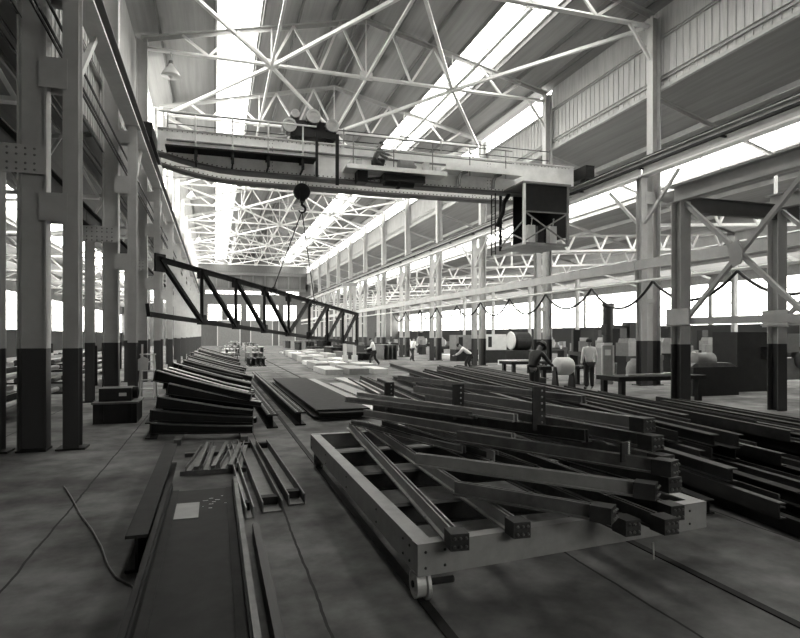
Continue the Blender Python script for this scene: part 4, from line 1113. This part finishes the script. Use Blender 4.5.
# punch press cluster at right behind the gantry
O = (17.9, 15.6, 0); t = thing('punch_press', 'big black punch press with grey upper frame behind the gantry', 'machine', O)
b = MB(); b.prism([(-1.3, 0), (.6, 0), (.6, 1.0), (-.3, 1.1), (-.3, 1.5), (.6, 1.5), (.6, 2.0), (-1.3, 2.0)], 'y', -.5, .5); b.build('frame', M['dark2'], t)
MB().box(.65, 1.6, -.45, .5, 1.3, 1.95).build('upper_housing', M['grey'], t)
MB().box(.75, 1.8, -.4, .5, .35, 1.1).build('lower_housing', M['grey'], t)
b = MB(); b.smooth = True; b.lathe((1.7, -.55, 1.05), (0, 1, 0), [(0, .1), (.02, .35), (.25, .38), (.27, .1)], 22); b.build('flywheel', M['mid'], t)
MB().box(.1, .4, -.52, .4, .95, 1.5).build('ram', M['mid'], t)
O = (15.0, 14.8, 0); t = thing('shear_machine', 'low dark shear with rounded motor between the gantry and press', 'machine', O)
MB().box(-.9, .9, -.4, .4, 0, .9).build('body', M['dark2'], t)
b = MB(); b.smooth = True; b.lathe((-.5, 0, 1.1), (1, 0, 0), [(0, .1), (.02, .24), (.7, .24), (.74, .1)], 18); b.build('motor', M['grey'], t)
MB().prism([(-.9, .9), (.9, .9), (.7, 1.02), (-.7, 1.02)], 'y', -.3, .3).build('table', M['mid'], t)
b = MB(); b.smooth = True; b.lathe((17.2-17.2, 0, 0), (0, 0, 1), [(0, .3), (.1, .38), (.5, .4), (.75, .33), (.85, .2), (.9, .22)], 14)
o = b.build('cloth_sack', M['grey']); o.location = (16.9, 20.3, 0); tag(o, 'grey tied sack on the floor behind the second right column', 'sack')

# far stock along the right of the nave
for i in range(10):
    y = 42+5.2*i
    for j in range(2):
        x = 10.2+2.0*j; h = R.uniform(.4, 1.2)
        b = MB((x, y, 0))
        for q in range(4): b.extr((x+.34*q, y, h*.5), (x+.34*q+R.uniform(-.15, .15), y+3.8, h*.5), prof_I(h, .24, .04, .03))
        o = b.build('beam_bundle', M[['dark', 'mid', 'dark', 'primer'][(i+j) % 4]]); o.location = (x, y, 0)
        tag(o, 'stacked beam bundle far right in the nave, %s row, %s side' % (ORD[i].replace('nearest', 'first'), ['left', 'right'][j]), 'bundle', 'far right beam bundles')

# ---------------------------------------------------------------- people
def skinned(name, joints, edges, m, root, smooth=2):
    names_ = list(joints); idx = {n_: i for i, n_ in enumerate(names_)}
    me = bpy.data.meshes.new(name); me.from_pydata([joints[n_][0] for n_ in names_], [(idx[a], idx[b]) for a, b in edges], [])
    o = bpy.data.objects.new(name, me); COL.objects.link(o)
    md = o.modifiers.new('skin', 'SKIN'); md.use_smooth_shade = True
    for i, n_ in enumerate(names_):
        r = joints[n_][1]; sv = me.skin_vertices[0].data[i]; sv.radius = r if isinstance(r, tuple) else (r, r); sv.use_root = (n_ == root)
    sb = o.modifiers.new('sub', 'SUBSURF'); sb.levels = smooth; sb.render_levels = smooth
    dg = bpy.context.evaluated_depsgraph_get(); dg.update()
    me2 = bpy.data.meshes.new_from_object(o.evaluated_get(dg))
    bpy.data.objects.remove(o); me2.materials.clear(); me2.materials.append(m)
    for p in me2.polygons: p.use_smooth = True
    return me2
def person(label, J, loc, rz, shirt='shirt', hat=False, s=1.0):
    J = {k: Vector(v) for k, v in J.items()}
    jt = {}
    rad = dict(hip=(.13, .11), waist=(.13, .10), chest=(.16, .115), neck=.055, jaw=.062, head=(.085, .10), crown=(.07, .08))
    up = (J['head']-J['neck']).normalized()
    pts = dict(hip=J['hip'], waist=J['hip'].lerp(J['neck'], .38), chest=J['hip'].lerp(J['neck'], .78), neck=J['neck'], jaw=J['neck'].lerp(J['head'], .5), head=J['head'], crown=J['head']+up*.09)
    for n_ in pts: jt[n_] = (tuple(pts[n_]), rad[n_])
    ed = [('hip', 'waist'), ('waist', 'chest'), ('chest', 'neck'), ('neck', 'jaw'), ('jaw', 'head'), ('head', 'crown')]
    for q in 'lr':
        for n_, r in (('sh', .062), ('el', .045), ('wr', .032), ('hd', .036)): jt[n_+q] = (tuple(J[n_+q]), r)
        for n_, r in (('th', .09), ('kn', .062), ('an', .045), ('toe', .04)): jt[n_+q] = (tuple(J[n_+q]), r)
        ed += [('chest', 'sh'+q), ('sh'+q, 'el'+q), ('el'+q, 'wr'+q), ('wr'+q, 'hd'+q), ('hip', 'th'+q), ('th'+q, 'kn'+q), ('kn'+q, 'an'+q), ('an'+q, 'toe'+q)]
    slim = {}
    for n_, (c_, r) in jt.items():
        if n_ in ('hip', 'waist', 'chest'): r = tuple(v*.72 for v in r)
        elif n_[:2] in ('sh', 'el', 'th', 'kn') : r = r*.68
        slim[n_] = (c_, r)
    me = skinned('person', slim, ed, M['skin'], 'hip')
    # fingers, nose and ears joined into the body mesh
    fb = MB()
    for q in 'lr':
        h = J['hd'+q]; d = (J['hd'+q]-J['wr'+q]).normalized(); sd = d.cross(Vector((0, 1, 0.3))).normalized(); n_ = sd.cross(d)
        for i, L_ in enumerate((.07, .08, .075, .06)):
            a = h+sd*(-.027+.018*i)+d*.01; fb.tube([a, a+d*L_*.6+n_*.01, a+d*L_+n_*.03], [.0095, .009, .007], 6)
        a = h+sd*(-.03); fb.tube([a, a-sd*.025+d*.03, a-sd*.03+d*.06+n_*.015], [.011, .010, .008], 6)
    fwd = J.get('face', Vector((0, 1, 0))).normalized(); lat = fwd.cross(up).normalized(); hc = J['head']
    fb.tube([hc+fwd*.075+up*.03, hc+fwd*.105-up*.01, hc+fwd*.08-up*.02], [.010, .016, .01], 6)
    for s_ in (-1, 1): fb.tube([hc+lat*s_*.082-up*.02, hc+lat*s_*.094+up*.005, hc+lat*s_*.088+up*.03], [.01, .02, .012], 6)
    bm = bmesh.new(); bm.from_mesh(me); bm.from_mesh(fb.mesh('f', M['skin'])); bm.to_mesh(me); bm.free()
    for p in me.polygons: p.use_smooth = True
    o = bpy.data.objects.new('person', me); COL.objects.link(o); o.location = loc; o.rotation_euler = (0, 0, rz); o.scale = (s, s, s)
    tag(o, label, 'person')
    def child(name, names_, eds, m, root, grow):
        jj = {n_: (jt[n_][0], tuple(v+grow for v in jt[n_][1]) if isinstance(jt[n_][1], tuple) else jt[n_][1]+grow) for n_ in names_}
        mm = skinned(name, jj, eds, M[m], root); c = bpy.data.objects.new(name, mm); COL.objects.link(c); c.parent = o
    child('shirt', ['hip', 'waist', 'chest', 'neck', 'shl', 'shr', 'ell', 'elr', 'wrl', 'wrr'], [('hip', 'waist'), ('waist', 'chest'), ('chest', 'neck')] + [(a+q, b+q) for q in 'lr' for a, b in (('sh', 'el'), ('el', 'wr'))] + [('chest', 'shl'), ('chest', 'shr')], shirt, 'waist', .014)
    child('trousers', ['hip', 'thl', 'thr', 'knl', 'knr', 'anl', 'anr'], [('hip', 'thl'), ('hip', 'thr'), ('thl', 'knl'), ('thr', 'knr'), ('knl', 'anl'), ('knr', 'anr')], 'trousers', 'hip', .020)
    child('shoes', ['anl', 'toel', 'anr', 'toer'], [('anl', 'toel'), ('anr', 'toer')], 'hair', 'anl', .012)
    hm = MB(); hm.smooth = True
    c0 = hc+up*.0
    hm.tube_prof(c0-fwd*.012, up, [(.02, .098), (.05, .1), (.09, .098), (.13, .075), (.155, .04), (.165, .01)], 16); hm.build('hair', M['hair'], o)
    e = MB()
    for s_ in (-1, 1): e.rivet(hc+fwd*.08+lat*s_*.033+up*.02, fwd, .011, .008)
    e.bar(hc+fwd*.078+lat*.025-up*.045, hc+fwd*.078-lat*.025-up*.045, .012, .008); e.build('eyes_and_mouth', M['hair'], o)
    if hat:
        hm = MB(); hm.smooth = True; hm.tube_prof(hc, up, [(.055, .17), (.065, .175), (.075, .12), (.15, .115), (.2, .09), (.21, .02)], 20); hm.build('hat', M['dark2'], o)
    return o
def pose(**kw):
    b = dict(hip=(0, 0, .95), neck=(0, .0, 1.5), head=(0, .03, 1.63), shl=(-.18, 0, 1.43), shr=(.18, 0, 1.43), ell=(-.24, -.03, 1.15), elr=(.24, -.03, 1.15), wrl=(-.24, .07, .91), wrr=(.24, .07, .91), hdl=(-.235, .1, .84), hdr=(.235, .1, .84),
             thl=(-.09, 0, .88), thr=(.09, 0, .88), knl=(-.10, .02, .48), knr=(.10, .02, .48), anl=(-.10, -.03, .09), anr=(.10, -.03, .09), toel=(-.12, .14, .045), toer=(.12, .14, .045), face=(0, 1, 0))
    b.update(kw); return b
person('person in white shirt and dark trousers standing with back turned near right heap', pose(), (12.45, 17.3, 0), math.radians(-15))
bent = dict(hip=(0, -.28, .88), neck=(0, .18, 1.26), head=(0, .33, 1.34), shl=(-.18, .12, 1.2), shr=(.18, .12, 1.2), ell=(-.24, .3, .98), elr=(.24, .3, .98), wrl=(-.2, .5, .86), wrr=(.2, .5, .86), hdl=(-.18, .57, .84), hdr=(.18, .57, .84),
            thl=(-.1, -.25, .82), thr=(.1, -.25, .82), knl=(-.12, -.02, .46), knr=(.12, -.16, .46), anl=(-.12, -.1, .09), anr=(.12, -.3, .09), toel=(-.13, .07, .045), toer=(.13, -.13, .045), face=(0, .8, -.5))
stoop = dict(hip=(0, -.12, .93), neck=(0, .14, 1.43), head=(0, .25, 1.53), shl=(-.2, .1, 1.36), shr=(.2, .1, 1.36), ell=(-.34, .25, 1.1), elr=(.3, .28, 1.1), wrl=(-.26, .5, 1.0), wrr=(.24, .52, .98), hdl=(-.24, .57, .98), hdr=(.22, .59, .96), face=(0, .9, -.4))
person('person in dark clothes and brimmed hat bending over beside the pale drum', pose(**stoop), (9.05, 15.2, 0), math.radians(-75), shirt='dark2', hat=True)
person('person in pale shirt bending forward far behind the trolley load', pose(**bent), (12.4, 27.6, 0), math.radians(60))
walk = dict(neck=(0, .12, 1.46), head=(0, .2, 1.58), shl=(-.18, .1, 1.4), shr=(.18, .1, 1.4), ell=(-.25, .2, 1.14), elr=(.24, -.02, 1.12), wrl=(-.2, .42, 1.05), wrr=(.24, .1, .92), hdl=(-.18, .5, 1.04), hdr=(.23, .16, .88), knl=(-.1, .22, .5), anl=(-.1, .22, .09), toel=(-.11, .38, .05), knr=(.1, -.05, .48), anr=(.1, -.32, .13), toer=(.11, -.18, .05))
person('person in white shirt stepping left beside the twin pale posts', pose(**walk), (9.3, 34.2, 0), math.radians(70))
person('person in pale shirt walking in mid distance left of right columns', pose(**walk), (13.4, 39.0, 0), math.radians(-60), s=1.0)
crouch = dict(hip=(0, -.15, .32), neck=(0, .05, .85), head=(0, .12, .98), shl=(-.165, .03, .78), shr=(.165, .03, .78), ell=(-.2, .25, .62), elr=(.2, .22, .6), wrl=(-.2, .45, .55), wrr=(.2, .45, .55), hdl=(-.18, .52, .53), hdr=(.18, .52, .53),
              thl=(-.1, -.1, .32), thr=(.1, -.1, .32), knl=(-.15, .3, .45), knr=(.13, .22, .12), anl=(-.14, .12, .09), anr=(.12, -.22, .1), toel=(-.15, .3, .045), toer=(.12, -.3, .045))
person('person in grey shirt crouching on the crane footwalk beside the motor', pose(**crouch), (6.05, 21.71, H+6.40), math.radians(-95), shirt='mid')
for o in COL.objects:
    if o.name.split('.')[0] in ('rivets', 'bolt_heads', 'cooling_fins', 'chalk_marks'): o['kind'] = 'stuff'
